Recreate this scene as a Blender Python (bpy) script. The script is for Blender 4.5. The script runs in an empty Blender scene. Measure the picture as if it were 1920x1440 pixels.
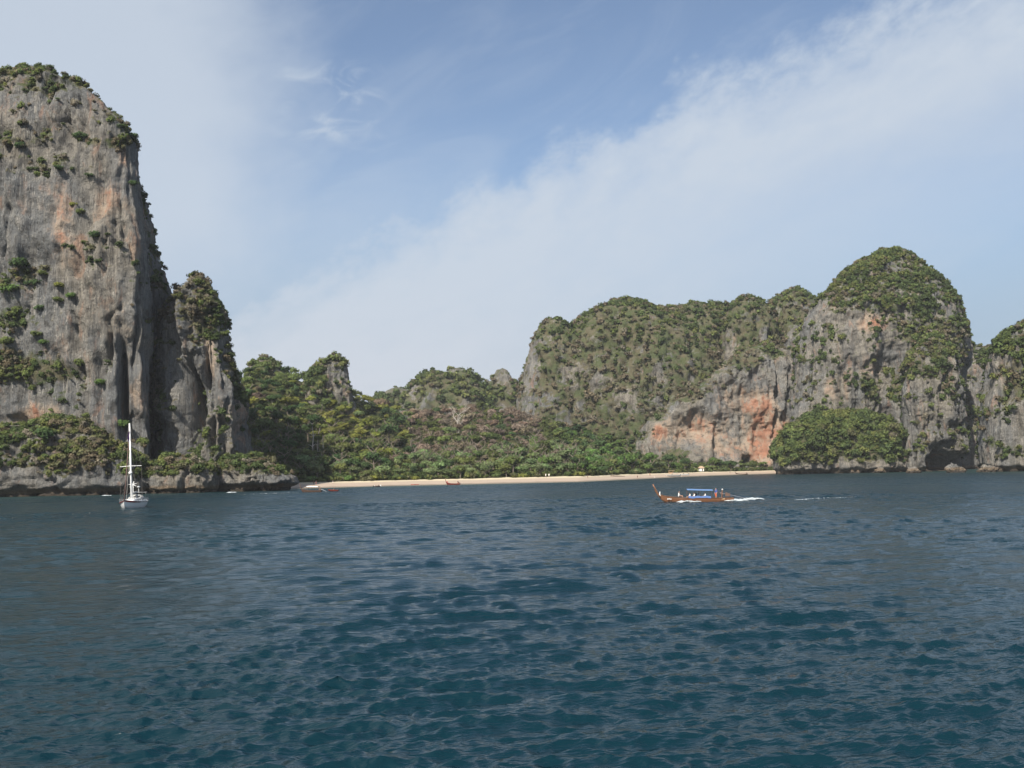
import bpy, math, random
import numpy as np
from mathutils import Matrix, Vector, Euler

random.seed(7)
rng = np.random.default_rng(7)
SC = bpy.context.scene
COL = SC.collection
R = math.radians

# ------------------------------------------------------------------ camera
F_PX = 1880.0                       # focal length in pixels of the 1920 px wide photograph
CAM_H = 5.0
PITCH, ROLL = 5.02, 1.19
cd = bpy.data.cameras.new('camera')
cam = bpy.data.objects.new('camera', cd)
COL.objects.link(cam)
cd.sensor_width = 36.0
cd.lens = F_PX / 1920.0 * 36.0
cd.clip_start = 0.5
cd.clip_end = 20000.0
CAMROT = Matrix.Rotation(R(90 + PITCH), 3, 'X') @ Matrix.Rotation(R(-ROLL), 3, 'Z')
cam.matrix_world = Matrix.Translation((0, 0, CAM_H)) @ CAMROT.to_4x4()
SC.camera = cam
CR = np.array(CAMROT)

def at(px, py, Y):
    """point at forward distance Y seen in that direction"""
    d = CR @ np.array([(px - 960) / F_PX, -(py - 720) / F_PX, -1.0])
    t = Y / d[1]
    return np.array([d[0] * t, Y, CAM_H + d[2] * t])

def to_px(P):
    q = (np.asarray(P) - np.array([0, 0, CAM_H])) @ CR
    return 960 + F_PX * q[..., 0] / -q[..., 2], 720 - F_PX * q[..., 1] / -q[..., 2]

def on_water(px, py, z=0.0):
    d = CR @ np.array([(px - 960) / F_PX, -(py - 720) / F_PX, -1.0])
    t = (z - CAM_H) / d[2]
    return np.array([d[0] * t, d[1] * t, z])

# ------------------------------------------------------------------ light
SUN_AZ, SUN_EL = 23.0, 41.0          # azimuth measured from straight behind the camera towards the left
to_sun = Vector((-math.sin(R(SUN_AZ)) * math.cos(R(SUN_EL)), -math.cos(R(SUN_AZ)) * math.cos(R(SUN_EL)), math.sin(R(SUN_EL))))
sd = bpy.data.lights.new('sun', 'SUN')
sd.energy = 5.0
sd.angle = R(0.6)
sd.color = (1.0, 0.925, 0.82)
sun = bpy.data.objects.new('sun', sd)
COL.objects.link(sun)
sun.rotation_euler = to_sun.to_track_quat('Z', 'Y').to_euler()
sun.location = (-200, -200, 300)

SC.view_settings.view_transform = 'Standard'
SC.view_settings.look = 'None'
SC.view_settings.exposure = 0.5
SC.view_settings.gamma = 1.0
SC.view_settings.use_curve_mapping = False
SC.cycles.max_bounces = 4
SC.cycles.diffuse_bounces = 2
SC.cycles.glossy_bounces = 2
SC.cycles.use_adaptive_sampling = True
SC.cycles.volume_bounces = 0

# ------------------------------------------------------------------ node helper
class NT:
    def __init__(s, tree): s.t = tree
    def new(s, kind, **kw):
        n = s.t.nodes.new(kind)
        for k, v in kw.items(): setattr(n, k, v)
        return n
    def put(s, sock, v):
        if isinstance(v, V): s.t.links.new(v.s, sock)
        elif v is not None: sock.default_value = v
    def math(s, op, a, b=None, c=None, clamp=False):
        n = s.new('ShaderNodeMath', operation=op); n.use_clamp = clamp
        s.put(n.inputs[0], a)
        if b is not None: s.put(n.inputs[1], b)
        if c is not None: s.put(n.inputs[2], c)
        return V(s, n.outputs[0])
    def vmath(s, op, a, b=None):
        n = s.new('ShaderNodeVectorMath', operation=op)
        s.put(n.inputs[0], a)
        if b is not None: s.put(n.inputs[1], b)
        return V(s, n.outputs[0])
    def ramp(s, x, a, b, lo=0.0, hi=1.0):
        n = s.new('ShaderNodeMapRange', interpolation_type='SMOOTHSTEP')
        s.put(n.inputs[0], x); s.put(n.inputs[1], a); s.put(n.inputs[2], b); s.put(n.inputs[3], lo); s.put(n.inputs[4], hi)
        return V(s, n.outputs[0])
    def noise(s, vec, scale=1.0, detail=3.0, rough=0.55, dist=0.0, out=0):
        n = s.new('ShaderNodeTexNoise')
        s.put(n.inputs['Vector'], vec); s.put(n.inputs['Scale'], scale); s.put(n.inputs['Detail'], detail)
        s.put(n.inputs['Roughness'], rough); s.put(n.inputs['Distortion'], dist)
        return V(s, n.outputs[out])
    def mix(s, f, a, b):
        n = s.new('ShaderNodeMix', data_type='RGBA')
        s.put(n.inputs[0], f)
        for k, v in ((6, a), (7, b)):
            s.put(n.inputs[k], v if isinstance(v, V) else (v[0], v[1], v[2], 1.0))
        return V(s, n.outputs[2])
    def mul(s, a, b):
        n = s.new('ShaderNodeMix', data_type='RGBA', blend_type='MULTIPLY')
        n.inputs[0].default_value = 1.0
        s.put(n.inputs[6], a); s.put(n.inputs[7], b if isinstance(b, V) else (b[0], b[1], b[2], 1.0))
        return V(s, n.outputs[2])
    def vec(s, x, y, z):
        n = s.new('ShaderNodeCombineXYZ')
        for k, v in enumerate((x, y, z)): s.put(n.inputs[k], v)
        return V(s, n.outputs[0])
    def attr(s, name, out=0, kind='GEOMETRY'):
        n = s.new('ShaderNodeAttribute', attribute_name=name, attribute_type=kind)
        return V(s, n.outputs[out])

class V:
    def __init__(s, nt, sock): s.nt = nt; s.s = sock
    def __add__(s, o): return s.nt.math('ADD', s, o)
    def __sub__(s, o): return s.nt.math('SUBTRACT', s, o)
    def __rsub__(s, o): return s.nt.math('SUBTRACT', o, s)
    def __mul__(s, o): return s.nt.math('MULTIPLY', s, o)
    def __truediv__(s, o): return s.nt.math('DIVIDE', s, o)
    __radd__ = __add__
    __rmul__ = __mul__

# ------------------------------------------------------------------ sky
world = bpy.data.worlds.new('World')
SC.world = world
world.use_nodes = True
wt = world.node_tree
wt.nodes.clear()
W = NT(wt)
sky = W.new('ShaderNodeTexSky', sky_type='NISHITA')
sky.sun_disc = False
sky.sun_elevation = R(SUN_EL)
sky.sun_rotation = R(180 + SUN_AZ)
sky.altitude = 0
sky.air_density = 1.0
sky.dust_density = 1.2
sky.ozone_density = 2.0
tc = W.new('ShaderNodeTexCoord')
sep = W.new('ShaderNodeSeparateXYZ')
wt.links.new(tc.outputs['Generated'], sep.inputs[0])
dx, dy, dz = (V(W, sep.outputs[k]) for k in range(3))
hor = W.math('SQRT', W.math('MAXIMUM', dx * dx + dy * dy, 0.0004))
A = dx / hor * 57.3                                   # degrees to the right of straight ahead
E = W.math('ARCTAN2', dz, hor) * 57.3                 # elevation in degrees
AE = W.vec(A * 0.1, E * 0.1, dy * 0.4)
n_big = W.noise(AE, 1.3, 4, 0.55, 0.2) - 0.5
# along/across coordinates of the diagonal cloud sheet
al = A * 0.92 + E * 0.38
ac = E * 0.92 - A * 0.38
streak = W.noise(W.vec(al * 0.05, ac * 0.16, dy), 1.6, 5, 0.6, 0.6) - 0.5
puff = W.noise(W.vec(al * 0.16, ac * 0.26, dy), 1.7, 6, 0.58, 0.25) - 0.5
e_up = 16.4 + 0.40 * A - 0.0035 * A * A
puff2 = W.noise(W.vec(al * 0.5, ac * 0.75, dy + 2.0), 1.5, 6, 0.62, 0.4) - 0.5
diff = e_up - E + 0.8 + n_big * 4.0 + puff * 6.0 + puff2 * 2.6
edge = W.ramp(diff, -0.8, 2.2) * 0.66 + W.ramp(diff, -0.4, 5.0) * 0.34
slope = 0.008 + W.math('MAXIMUM', A + 6.0, 0.0) * 0.0022
fall = W.math('SUBTRACT', 1.0, W.math('MAXIMUM', e_up - E - 4.0, 0.0) * slope * 1.25, clamp=True)
band = edge * W.math('MAXIMUM', fall, 0.08) * (0.97 + streak * 0.5 + puff * 0.3 + puff2 * 0.25)
# soft cloud at the upper left
lft = W.ramp(A * -1.0 + (E - 17.0) * -0.12 + n_big * 7.0 + puff * 3.0, 8.0, 18.0) * W.ramp(E + n_big * 6, 3.0, 15.0) * 0.92
mid = W.ramp(A * -1.0 + n_big * 10.0, -3.0, 12.0) * W.ramp(E, 24.0, 13.0) * 0.26
wisp_n = W.noise(W.vec(A * 0.17, E * 0.33, dy + 3.7), 2.0, 6, 0.6, 1.1)
wisp_box = W.ramp(A, -14.0, -11.5) * W.ramp(A, -6.0, -9.0) * W.ramp(E, 17.8, 19.5) * W.ramp(E, 23.5, 21.5)
wisp = W.ramp(wisp_n, 0.42, 0.72) * wisp_box * 0.5
thin = W.ramp(W.noise(W.vec(al * 0.06, ac * 0.2, dy + 9), 1.1, 5, 0.6, 0.8), 0.45, 0.75) * 0.22
cov = W.math('MAXIMUM', band, lft)
cov = W.math('MAXIMUM', cov, mid)
cov = W.math('ADD', cov + wisp, thin * (1.0 - cov), clamp=True)
cov = W.math('MAXIMUM', cov, W.ramp(E, 9.0, 1.0) * 0.35)
low = W.ramp(E, 13.0, 0.0)
cloud_col = W.mix(low, (4.30, 4.82, 5.50), (4.80, 5.02, 5.48))
hs = W.new('ShaderNodeHueSaturation')
hs.inputs['Saturation'].default_value = 0.94
hs.inputs['Value'].default_value = 1.0
wt.links.new(sky.outputs[0], hs.inputs['Color'])
skyc = W.mix(W.ramp(E, 19.0, 4.0) * 0.9, V(W, hs.outputs[0]), (2.45, 3.22, 4.15))
final = W.mix(cov * 0.92, skyc, cloud_col)
bg = W.new('ShaderNodeBackground')
W.put(bg.inputs[0], final)
bg.inputs[1].default_value = 0.098
wo = W.new('ShaderNodeOutputWorld')
wt.links.new(bg.outputs[0], wo.inputs[0])

# ------------------------------------------------------------------ numpy noise
_perm = np.random.default_rng(3).permutation(256)
_perm = np.concatenate([_perm, _perm, _perm])
_g = np.random.default_rng(4).normal(size=(256, 3))
_g /= np.linalg.norm(_g, axis=1)[:, None]
_g = _g.astype(np.float32)

def pn(x, y, z):
    """gradient noise, about -0.7..0.7"""
    x = np.asarray(x, np.float32); y = np.asarray(y, np.float32); z = np.asarray(z, np.float32)
    xi = np.floor(x).astype(np.int32); yi = np.floor(y).astype(np.int32); zi = np.floor(z).astype(np.int32)
    xf = x - xi; yf = y - yi; zf = z - zi
    u = xf * xf * (3 - 2 * xf); v = yf * yf * (3 - 2 * yf); w = zf * zf * (3 - 2 * zf)
    out = 0
    for a in (0, 1):
        pa = _perm[(xi + a) & 255]
        wa = u if a else 1 - u
        for b in (0, 1):
            pb = _perm[pa + ((yi + b) & 255)]
            wb = v if b else 1 - v
            for c in (0, 1):
                h = _perm[pb + ((zi + c) & 255)]
                g = _g[h]
                wc = w if c else 1 - w
                out = out + wa * wb * wc * (g[..., 0] * (xf - a) + g[..., 1] * (yf - b) + g[..., 2] * (zf - c))
    return out * 1.6

def fbm(x, y, z, o=3, gain=0.5):
    s = 0; a = 1.0; f = 1.0
    for k in range(o):
        s = s + a * pn(x * f + 17.3 * k, y * f + 5.1 * k, z * f + 9.7 * k); a *= gain; f *= 2.03
    return s

def sst(x, a, b):
    t = np.clip((x - a) / (b - a), 0, 1)
    return t * t * (3 - 2 * t)

# ------------------------------------------------------------------ mesh helpers
def mesh_from(name, verts, faces, smooth=True):
    """faces: (n,k) int array with k = 3 or 4"""
    verts = np.asarray(verts, np.float32); faces = np.asarray(faces, np.int32)
    me = bpy.data.meshes.new(name)
    me.vertices.add(len(verts)); me.vertices.foreach_set('co', verts.ravel())
    k = faces.shape[1]
    me.loops.add(faces.size); me.loops.foreach_set('vertex_index', faces.ravel())
    me.polygons.add(len(faces))
    me.polygons.foreach_set('loop_start', np.arange(0, faces.size, k, dtype=np.int32))
    me.update(calc_edges=True)
    me.polygons.foreach_set('use_smooth', np.full(len(faces), smooth))
    return me

def fattr(me, name, arr):
    a = me.attributes.new(name, 'FLOAT', 'POINT'); a.data.foreach_set('value', np.asarray(arr, np.float32).ravel())

def vattr(me, name, arr):
    a = me.attributes.new(name, 'FLOAT_VECTOR', 'POINT'); a.data.foreach_set('vector', np.asarray(arr, np.float32).ravel())

def link(name, me, mat=None, parent=None, kind=None):
    o = bpy.data.objects.new(name, me)
    COL.objects.link(o)
    if mat is not None and len(me.materials) == 0: me.materials.append(mat)
    if parent is not None: o.parent = parent
    if kind: o['kind'] = kind
    return o

def tag(o, label, cat, group=None):
    o['label'] = label; o['category'] = cat
    if group: o['group'] = group
    return o

def thing(name, label, cat, loc=(0, 0, 0), rz=0.0, group=None, tilt=(0, 0)):
    o = bpy.data.objects.new(name, None); COL.objects.link(o)
    o.empty_display_size = 0.5
    o.location = loc; o.rotation_euler = (tilt[0], tilt[1], rz)
    return tag(o, label, cat, group)

class MB:
    """collects simple solids into one mesh"""
    def __init__(s): s.v = []; s.f = []
    def add(s, vs, fs):
        b = len(s.v); s.v += [tuple(map(float, v)) for v in vs]; s.f += [tuple(i + b for i in f) for f in fs]; return s
    def box(s, c, d, rz=0.0, top=1.0):
        cx, cy, cz = c; x, y, z = d[0] / 2, d[1] / 2, d[2] / 2
        vs = []
        for sz in (-1, 1):
            k = top if sz > 0 else 1.0
            for sx, sy in ((-1, -1), (1, -1), (1, 1), (-1, 1)):
                px, py = sx * x * k, sy * y * k
                vs.append((cx + px * math.cos(rz) - py * math.sin(rz), cy + px * math.sin(rz) + py * math.cos(rz), cz + sz * z))
        return s.add(vs, [(3, 2, 1, 0), (4, 5, 6, 7), (0, 1, 5, 4), (1, 2, 6, 5), (2, 3, 7, 6), (3, 0, 4, 7)])
    def tube(s, pts, rad, n=8, cap=True):
        pts = [Vector(p) for p in pts]
        if not hasattr(rad, '__len__'): rad = [rad] * len(pts)
        vs = []; fs = []
        for i, p in enumerate(pts):
            t = (pts[min(i + 1, len(pts) - 1)] - pts[max(i - 1, 0)]).normalized()
            a = t.orthogonal().normalized() if abs(t.z) > 0.95 else t.cross(Vector((0, 0, 1))).normalized()
            b = t.cross(a)
            for k in range(n):
                q = 2 * math.pi * k / n
                vs.append(p + (a * math.cos(q) + b * math.sin(q)) * rad[i])
        for i in range(len(pts) - 1):
            for k in range(n):
                fs.append((i * n + k, i * n + (k + 1) % n, (i + 1) * n + (k + 1) % n, (i + 1) * n + k))
        if cap:
            fs.append(tuple(range(n - 1, -1, -1))); fs.append(tuple(range((len(pts) - 1) * n, len(pts) * n)))
        return s.add(vs, fs)
    def ball(s, c, r, nu=10, nv=6):
        if not hasattr(r, '__len__'): r = (r, r, r)
        vs = [(c[0], c[1], c[2] - r[2])]
        for i in range(1, nv):
            f = -math.pi / 2 + math.pi * i / nv
            for k in range(nu):
                q = 2 * math.pi * k / nu
                vs.append((c[0] + r[0] * math.cos(f) * math.cos(q), c[1] + r[1] * math.cos(f) * math.sin(q), c[2] + r[2] * math.sin(f)))
        vs.append((c[0], c[1], c[2] + r[2]))
        fs = [(0, 1 + (k + 1) % nu, 1 + k) for k in range(nu)]
        for i in range(nv - 2):
            for k in range(nu):
                fs.append((1 + i * nu + k, 1 + i * nu + (k + 1) % nu, 1 + (i + 1) * nu + (k + 1) % nu, 1 + (i + 1) * nu + k))
        l = len(vs) - 1; q0 = 1 + (nv - 2) * nu
        fs += [(q0 + k, q0 + (k + 1) % nu, l) for k in range(nu)]
        return s.add(vs, fs)
    def grid(s, rows):
        n = len(rows[0]); vs = [p for r in rows for p in r]
        return s.add(vs, [(i * n + k, i * n + k + 1, (i + 1) * n + k + 1, (i + 1) * n + k) for i in range(len(rows) - 1) for k in range(n - 1)])
    def build(s, name, mat, parent=None, smooth=False):
        me = bpy.data.meshes.new(name)
        me.from_pydata(s.v, [], s.f); me.update()
        if smooth: me.polygons.foreach_set('use_smooth', [True] * len(me.polygons))
        return link(name, me, mat, parent)

def mat_new(name):
    m = bpy.data.materials.new(name); m.use_nodes = True
    m.node_tree.nodes.clear()
    return m, NT(m.node_tree)

def mat_simple(name, col, rough=0.5, metal=0.0, var=0.12, scale=3.0, spec=0.5):
    m, n = mat_new(name)
    g = n.new('ShaderNodeTexCoord')
    nz = n.noise(V(n, g.outputs['Object']), scale, 4, 0.6)
    c = n.mix(nz, [x * (1 - var) for x in col], [min(1, x * (1 + var)) for x in col])
    p = n.new('ShaderNodeBsdfPrincipled')
    n.put(p.inputs['Base Color'], c); p.inputs['Roughness'].default_value = rough
    p.inputs['Metallic'].default_value = metal; p.inputs['Specular IOR Level'].default_value = spec
    o = n.new('ShaderNodeOutputMaterial'); m.node_tree.links.new(p.outputs[0], o.inputs[0])
    return m

# ------------------------------------------------------------------ materials
def mat_rock():
    m, n = mat_new('limestone')
    g = n.new('ShaderNodeNewGeometry')
    P = V(n, g.outputs['Position'])
    sp = n.new('ShaderNodeSeparateXYZ'); n.put(sp.inputs[0], P)
    x, y, z = (V(n, sp.outputs[k]) for k in range(3))
    orange = n.attr('orange', 2); moss = n.attr('moss', 2)
    st1 = n.noise(n.vec(x * 0.22, y * 0.22, z * 0.022), 1.0, 5, 0.62, 0.6)
    st2 = n.noise(n.vec(x * 0.95, y * 0.95, z * 0.06), 1.0, 5, 0.7, 0.4)
    big = n.noise(P, 0.035, 4, 0.55, 0.5)
    mid = n.noise(P, 0.22, 6, 0.68, 0.3)
    fine = n.noise(P, 1.3, 5, 0.7)
    c = n.mix(n.ramp(big, 0.38, 0.62), (0.172, 0.176, 0.174), (0.222, 0.204, 0.172))
    brk = n.ramp(n.noise(P, 0.07, 4, 0.7, 0.8), 0.38, 0.56)
    c = n.mix(n.ramp(st1, 0.50, 0.68) * 0.45, c, (0.33, 0.30, 0.25))
    c = n.mix(n.ramp(st2, 0.55, 0.68) * brk * 0.6, c, (0.40, 0.375, 0.33))
    st3 = n.noise(n.vec(x * 2.3, y * 2.3, z * 0.20), 1.0, 4, 0.7, 0.4)
    c = n.mix(n.ramp(st3, 0.54, 0.66) * brk * 0.7, c, (0.46, 0.43, 0.37))
    c = n.mix(n.ramp(st3, 0.45, 0.34) * 0.6, c, (0.08, 0.076, 0.07))
    c = n.mix(n.ramp(st1, 0.46, 0.32) * 0.8, c, (0.085, 0.083, 0.08))
    c = n.mix(n.ramp(st2, 0.45, 0.32) * 0.7, c, (0.06, 0.06, 0.06))
    o_n = n.noise(n.vec(x * 0.14, y * 0.14, z * 0.05), 1.0, 5, 0.65, 0.8)
    c = n.mix(n.ramp(o_n, 0.55, 0.70) * 0.45, c, (0.36, 0.19, 0.11))
    om = n.math('ADD', orange, (o_n - 0.5) * 1.6 + (mid - 0.5) * 0.9)
    c = n.mix(n.ramp(om, 0.30, 0.85) * 0.85, c, n.mix(n.ramp(n.math('ADD', om * 0.30, n.noise(P, 0.11, 5, 0.7, 0.6)), 0.66, 0.93), (0.42, 0.33, 0.25), (0.40, 0.19, 0.115)))
    c = n.mix(n.ramp(mid, 0.47, 0.32) * 0.75, c, (0.07, 0.066, 0.06))
    c = n.mix(n.ramp(fine, 0.60, 0.75) * 0.35, c, (0.42, 0.39, 0.34))
    c = n.mix(n.ramp(fine, 0.45, 0.30) * 0.65, c, (0.07, 0.068, 0.062))
    mm = n.math('ADD', moss, (mid - 0.5) * 1.3 + (fine - 0.5) * 0.6)
    mcol = n.mix(n.ramp(n.noise(P, 0.12, 4, 0.6), 0.4, 0.6), (0.074, 0.094, 0.034), (0.125, 0.112, 0.064))
    c = n.mix(n.ramp(mm, 0.35, 0.65) * 0.9, c, mcol)
    # tide band: dark wet foot with an ochre line above it
    zz = z + (mid - 0.5) * 1.6
    c = n.mix(n.ramp(zz, 3.2, 1.9) * 0.6, c, (0.20, 0.135, 0.075))
    c = n.mix(n.ramp(zz, 1.5, 0.7) * 0.85, c, (0.035, 0.032, 0.028))
    b = n.new('ShaderNodeBump'); b.inputs['Strength'].default_value = 1.0; b.inputs['Distance'].default_value = 1.3
    n.put(b.inputs['Height'], mid * 1.3 + fine * 0.5 + st2 * 1.2 + st3 * 0.5)
    p = n.new('ShaderNodeBsdfPrincipled')
    n.put(p.inputs['Base Color'], c); p.inputs['Roughness'].default_value = 0.95
    p.inputs['Specular IOR Level'].default_value = 0.15
    m.node_tree.links.new(b.outputs[0], p.inputs['Normal'])
    o = n.new('ShaderNodeOutputMaterial'); m.node_tree.links.new(p.outputs[0], o.inputs[0])
    return m
ROCK = mat_rock()

def mat_leaf(name, use_obj):
    m, n = mat_new(name)
    if use_obj:
        oi = n.new('ShaderNodeObjectInfo')
        base = V(n, oi.outputs['Color'])
        base = n.mul(base, n.attr('tint', 0))
    else:
        sh = n.attr('shade', 2)
        base = n.mul(n.attr('tint', 0, 'INSTANCER'), n.vec(sh, sh, sh))
    nr = n.attr('nrm', 1)
    vt = n.new('ShaderNodeVectorTransform', vector_type='NORMAL', convert_from='OBJECT', convert_to='WORLD')
    n.put(vt.inputs[0], nr)
    d = n.new('ShaderNodeBsdfDiffuse'); n.put(d.inputs['Color'], base)
    m.node_tree.links.new(vt.outputs[0], d.inputs['Normal'])
    t = n.new('ShaderNodeBsdfTranslucent'); n.put(t.inputs['Color'], base)
    mx = n.new('ShaderNodeMixShader'); mx.inputs[0].default_value = 0.25
    m.node_tree.links.new(d.outputs[0], mx.inputs[1]); m.node_tree.links.new(t.outputs[0], mx.inputs[2])
    o = n.new('ShaderNodeOutputMaterial'); m.node_tree.links.new(mx.outputs[0], o.inputs[0])
    return m
LEAF = mat_leaf('foliage_mass', False)
LEAF_OBJ = mat_leaf('foliage', True)

def mat_bark(name, col):
    m, n = mat_new(name)
    g = n.new('ShaderNodeNewGeometry'); P = V(n, g.outputs['Position'])
    c = n.mix(n.noise(P, 2.0, 5, 0.7), [v * 0.6 for v in col], [v * 1.3 for v in col])
    p = n.new('ShaderNodeBsdfPrincipled'); n.put(p.inputs['Base Color'], c); p.inputs['Roughness'].default_value = 0.9
    o = n.new('ShaderNodeOutputMaterial'); m.node_tree.links.new(p.outputs[0], o.inputs[0])
    return m
BARK = mat_bark('bark', (0.17, 0.14, 0.11))
BARK_PALE = mat_bark('pale_bark', (0.46, 0.42, 0.37))

def mat_soil():
    m, n = mat_new('forest_floor')
    g = n.new('ShaderNodeNewGeometry'); P = V(n, g.outputs['Position'])
    c = n.mix(n.ramp(n.noise(P, 0.15, 5, 0.65), 0.35, 0.65), (0.035, 0.045, 0.018), (0.085, 0.075, 0.035))
    p = n.new('ShaderNodeBsdfPrincipled'); n.put(p.inputs['Base Color'], c); p.inputs['Roughness'].default_value = 1.0
    p.inputs['Specular IOR Level'].default_value = 0.1
    o = n.new('ShaderNodeOutputMaterial'); m.node_tree.links.new(p.outputs[0], o.inputs[0])
    return m
SOIL = mat_soil()

def mat_sand():
    m, n = mat_new('sand')
    g = n.new('ShaderNodeNewGeometry'); P = V(n, g.outputs['Position'])
    sp = n.new('ShaderNodeSeparateXYZ'); n.put(sp.inputs[0], P)
    z = V(n, sp.outputs[2]) + (n.noise(P, 0.08, 4, 0.6) - 0.5) * 0.8
    c = n.mix(n.ramp(z, 1.5, 2.3), (0.40, 0.315, 0.24), (0.62, 0.54, 0.37))
    c = n.mix(n.ramp(z, 0.7, 0.15) * 0.85, c, (0.15, 0.125, 0.095))
    c = n.mix(n.ramp(n.noise(P, 0.9, 5, 0.7), 0.55, 0.75) * 0.3, c, (0.28, 0.22, 0.16))
    p = n.new('ShaderNodeBsdfPrincipled'); n.put(p.inputs['Base Color'], c); p.inputs['Roughness'].default_value = 0.95
    o = n.new('ShaderNodeOutputMaterial'); m.node_tree.links.new(p.outputs[0], o.inputs[0])
    return m
SAND = mat_sand()

def mat_water():
    m, n = mat_new('sea_water')
    g = n.new('ShaderNodeNewGeometry'); P = V(n, g.outputs['Position'])
    sp = n.new('ShaderNodeSeparateXYZ'); n.put(sp.inputs[0], P)
    x, y = V(n, sp.outputs[0]), V(n, sp.outputs[1])
    u = x * 0.97 + y * 0.24; v = y * 0.97 - x * 0.24
    r1 = n.noise(n.vec(u * 0.42, v * 1.9, 0.0), 1.0, 3, 0.6, 0.3)
    r2 = n.noise(n.vec(u * 1.9, v * 6.0, 4.0), 1.0, 3, 0.6, 0.2)
    r3 = n.noise(n.vec(u * 0.16, v * 0.50, 8.0), 1.0, 4, 0.6, 0.3)
    far = n.attr('far', 2)
    dist = n.math('SQRT', x * x + y * y)
    gust = n.noise(n.vec(x * 0.03, y * 0.014, 5.0), 1.0, 3, 0.6)
    far = n.math('MAXIMUM', far, n.ramp(dist, 70.0, 200.0) * 0.8)
    h = (r1 * (0.15 + 0.65 * far) + r3 * 1.3 * far) * (0.35 + gust * 1.3) + r2 * n.ramp(dist, 160.0, 20.0, 0.0, 0.06)
    b = n.new('ShaderNodeBump'); b.inputs['Strength'].default_value = 1.0; b.inputs['Distance'].default_value = 1.0
    n.put(b.inputs['Height'], h)
    shal = n.attr('shallow', 2)
    patch = n.noise(n.vec(x * 0.02, y * 0.012, 2.0), 1.0, 3, 0.5)
    c = n.mix(patch, (0.0024, 0.0178, 0.0262), (0.0042, 0.0245, 0.034))
    c = n.mix(shal, c, (0.012, 0.040, 0.038))
    p = n.new('ShaderNodeBsdfPrincipled')
    n.put(p.inputs['Base Color'], c)
    n.put(p.inputs['Roughness'], n.ramp(dist, 20.0, 350.0, 0.12, 0.30))
    p.inputs['IOR'].default_value = 1.333
    m.node_tree.links.new(b.outputs[0], p.inputs['Normal'])
    o = n.new('ShaderNodeOutputMaterial'); m.node_tree.links.new(p.outputs[0], o.inputs[0])
    return m
WATER = mat_water()

# ------------------------------------------------------------------ the sea
NW = 170
wr = np.random.default_rng(12)
WL = np.exp(wr.uniform(np.log(0.32), np.log(6.5), NW))
WK = 2 * np.pi / WL
WD = R(90 + 14) + wr.normal(0, 1, NW) * np.where(WL > 1.0, 0.25, 0.5)                    # travelling towards the shore, a little to the left
WAMP = 0.0080 * WL ** 0.78 * np.exp(-(WL / 3.3) ** 2.0) * wr.uniform(0.5, 1.5, NW)
WPH = wr.uniform(0, 2 * np.pi, NW)

def wave_disp(x, y, spacing):
    dz_ = np.zeros_like(x); dxx = np.zeros_like(x); dyy = np.zeros_like(x)
    for k in range(NW):
        cx, cy = math.cos(WD[k]), math.sin(WD[k])
        fade = sst(WL[k] / spacing, 1.5, 2.8)
        ph = (WK[k] * (x * cx + y * cy) + WPH[k]).astype(np.float32)
        a = (WAMP[k] * fade).astype(np.float32)
        s = np.sin(ph) * a
        dz_ += np.cos(ph) * a
        dxx -= 0.8 * cx * s; dyy -= 0.8 * cy * s
    return dxx, dyy, dz_

def wave_z(x, y):
    a = np.array([x], np.float32), np.array([y], np.float32)
    return float(wave_disp(a[0], a[1], np.array([0.3], np.float32))[2][0])

def build_water():
    r = [0.6, 2, 4, 6, 8, 9.5, 11.0]
    while r[-1] < 430:
        r.append(r[-1] + min(max(0.06, r[-1] ** 2 / (5 * 1003) * 0.92), 0.42 if r[-1] < 180 else 0.95))
    while r[-1] < 5500: r.append(r[-1] * 1.03 + 1)
    r = np.array(r)
    dense = np.linspace(R(-30), R(30), 540)
    mid_ = R(30) + (R(78) - R(30)) * (np.linspace(0, 1, 116)[1:] ** 1.35)
    back = np.linspace(R(78), R(282), 40)[1:-1]
    th = np.concatenate([dense, mid_, back, 2 * np.pi - mid_[::-1]])
    nr, nt = len(r), len(th)
    T, RR = np.meshgrid(th, r)
    x = (RR * np.sin(T)).astype(np.float32); y = (RR * np.cos(T)).astype(np.float32)
    dr = np.gradient(r)[:, None] * np.ones_like(T)
    dth = np.gradient(th)[None, :] * RR
    spacing = np.maximum(dr, dth).astype(np.float32)
    near = RR < 460
    a, b, c = wave_disp(x[near], y[near], spacing[near])
    z = np.zeros_like(x)
    gust = 1.0 + 0.9 * fbm(x[near] * 0.03, y[near] * 0.018, x[near] * 0 + 3, 2)
    x = x.copy(); y = y.copy()
    gust = np.clip(gust, 0.6, 1.4)
    x[near] += a * gust; y[near] += b * gust; z[near] = c * gust
    i = np.arange(nr - 1)[:, None] * nt; j = np.arange(nt)[None, :]
    f = np.stack([i + j, i + nt + j, i + nt + (j + 1) % nt, i + (j + 1) % nt], -1).reshape(-1, 4)
    f = f[:, ::-1]
    V_ = np.stack([x, y, z], -1).reshape(-1, 3)
    me = mesh_from('water', V_, f)
    fattr(me, 'far', sst(spacing, 0.5, 2.2))
    px, py = to_px(V_ + 0)
    ys = np.interp(px, [0, 300, 560, 1080, 1300, 1450, 1700, 1920], [348, 375, 416, 445, 627, 700, 587, 500])
    D_ = V_[:, 1]
    fattr(me, 'shallow', sst(ys - D_, 70, 6) * (D_ > 0))
    link('water', me, WATER, kind='structure')
build_water()

# ------------------------------------------------------------------ cliffs
SURF = {}     # name -> list of (positions, normals, px, py, veg weight, cell area)

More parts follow.
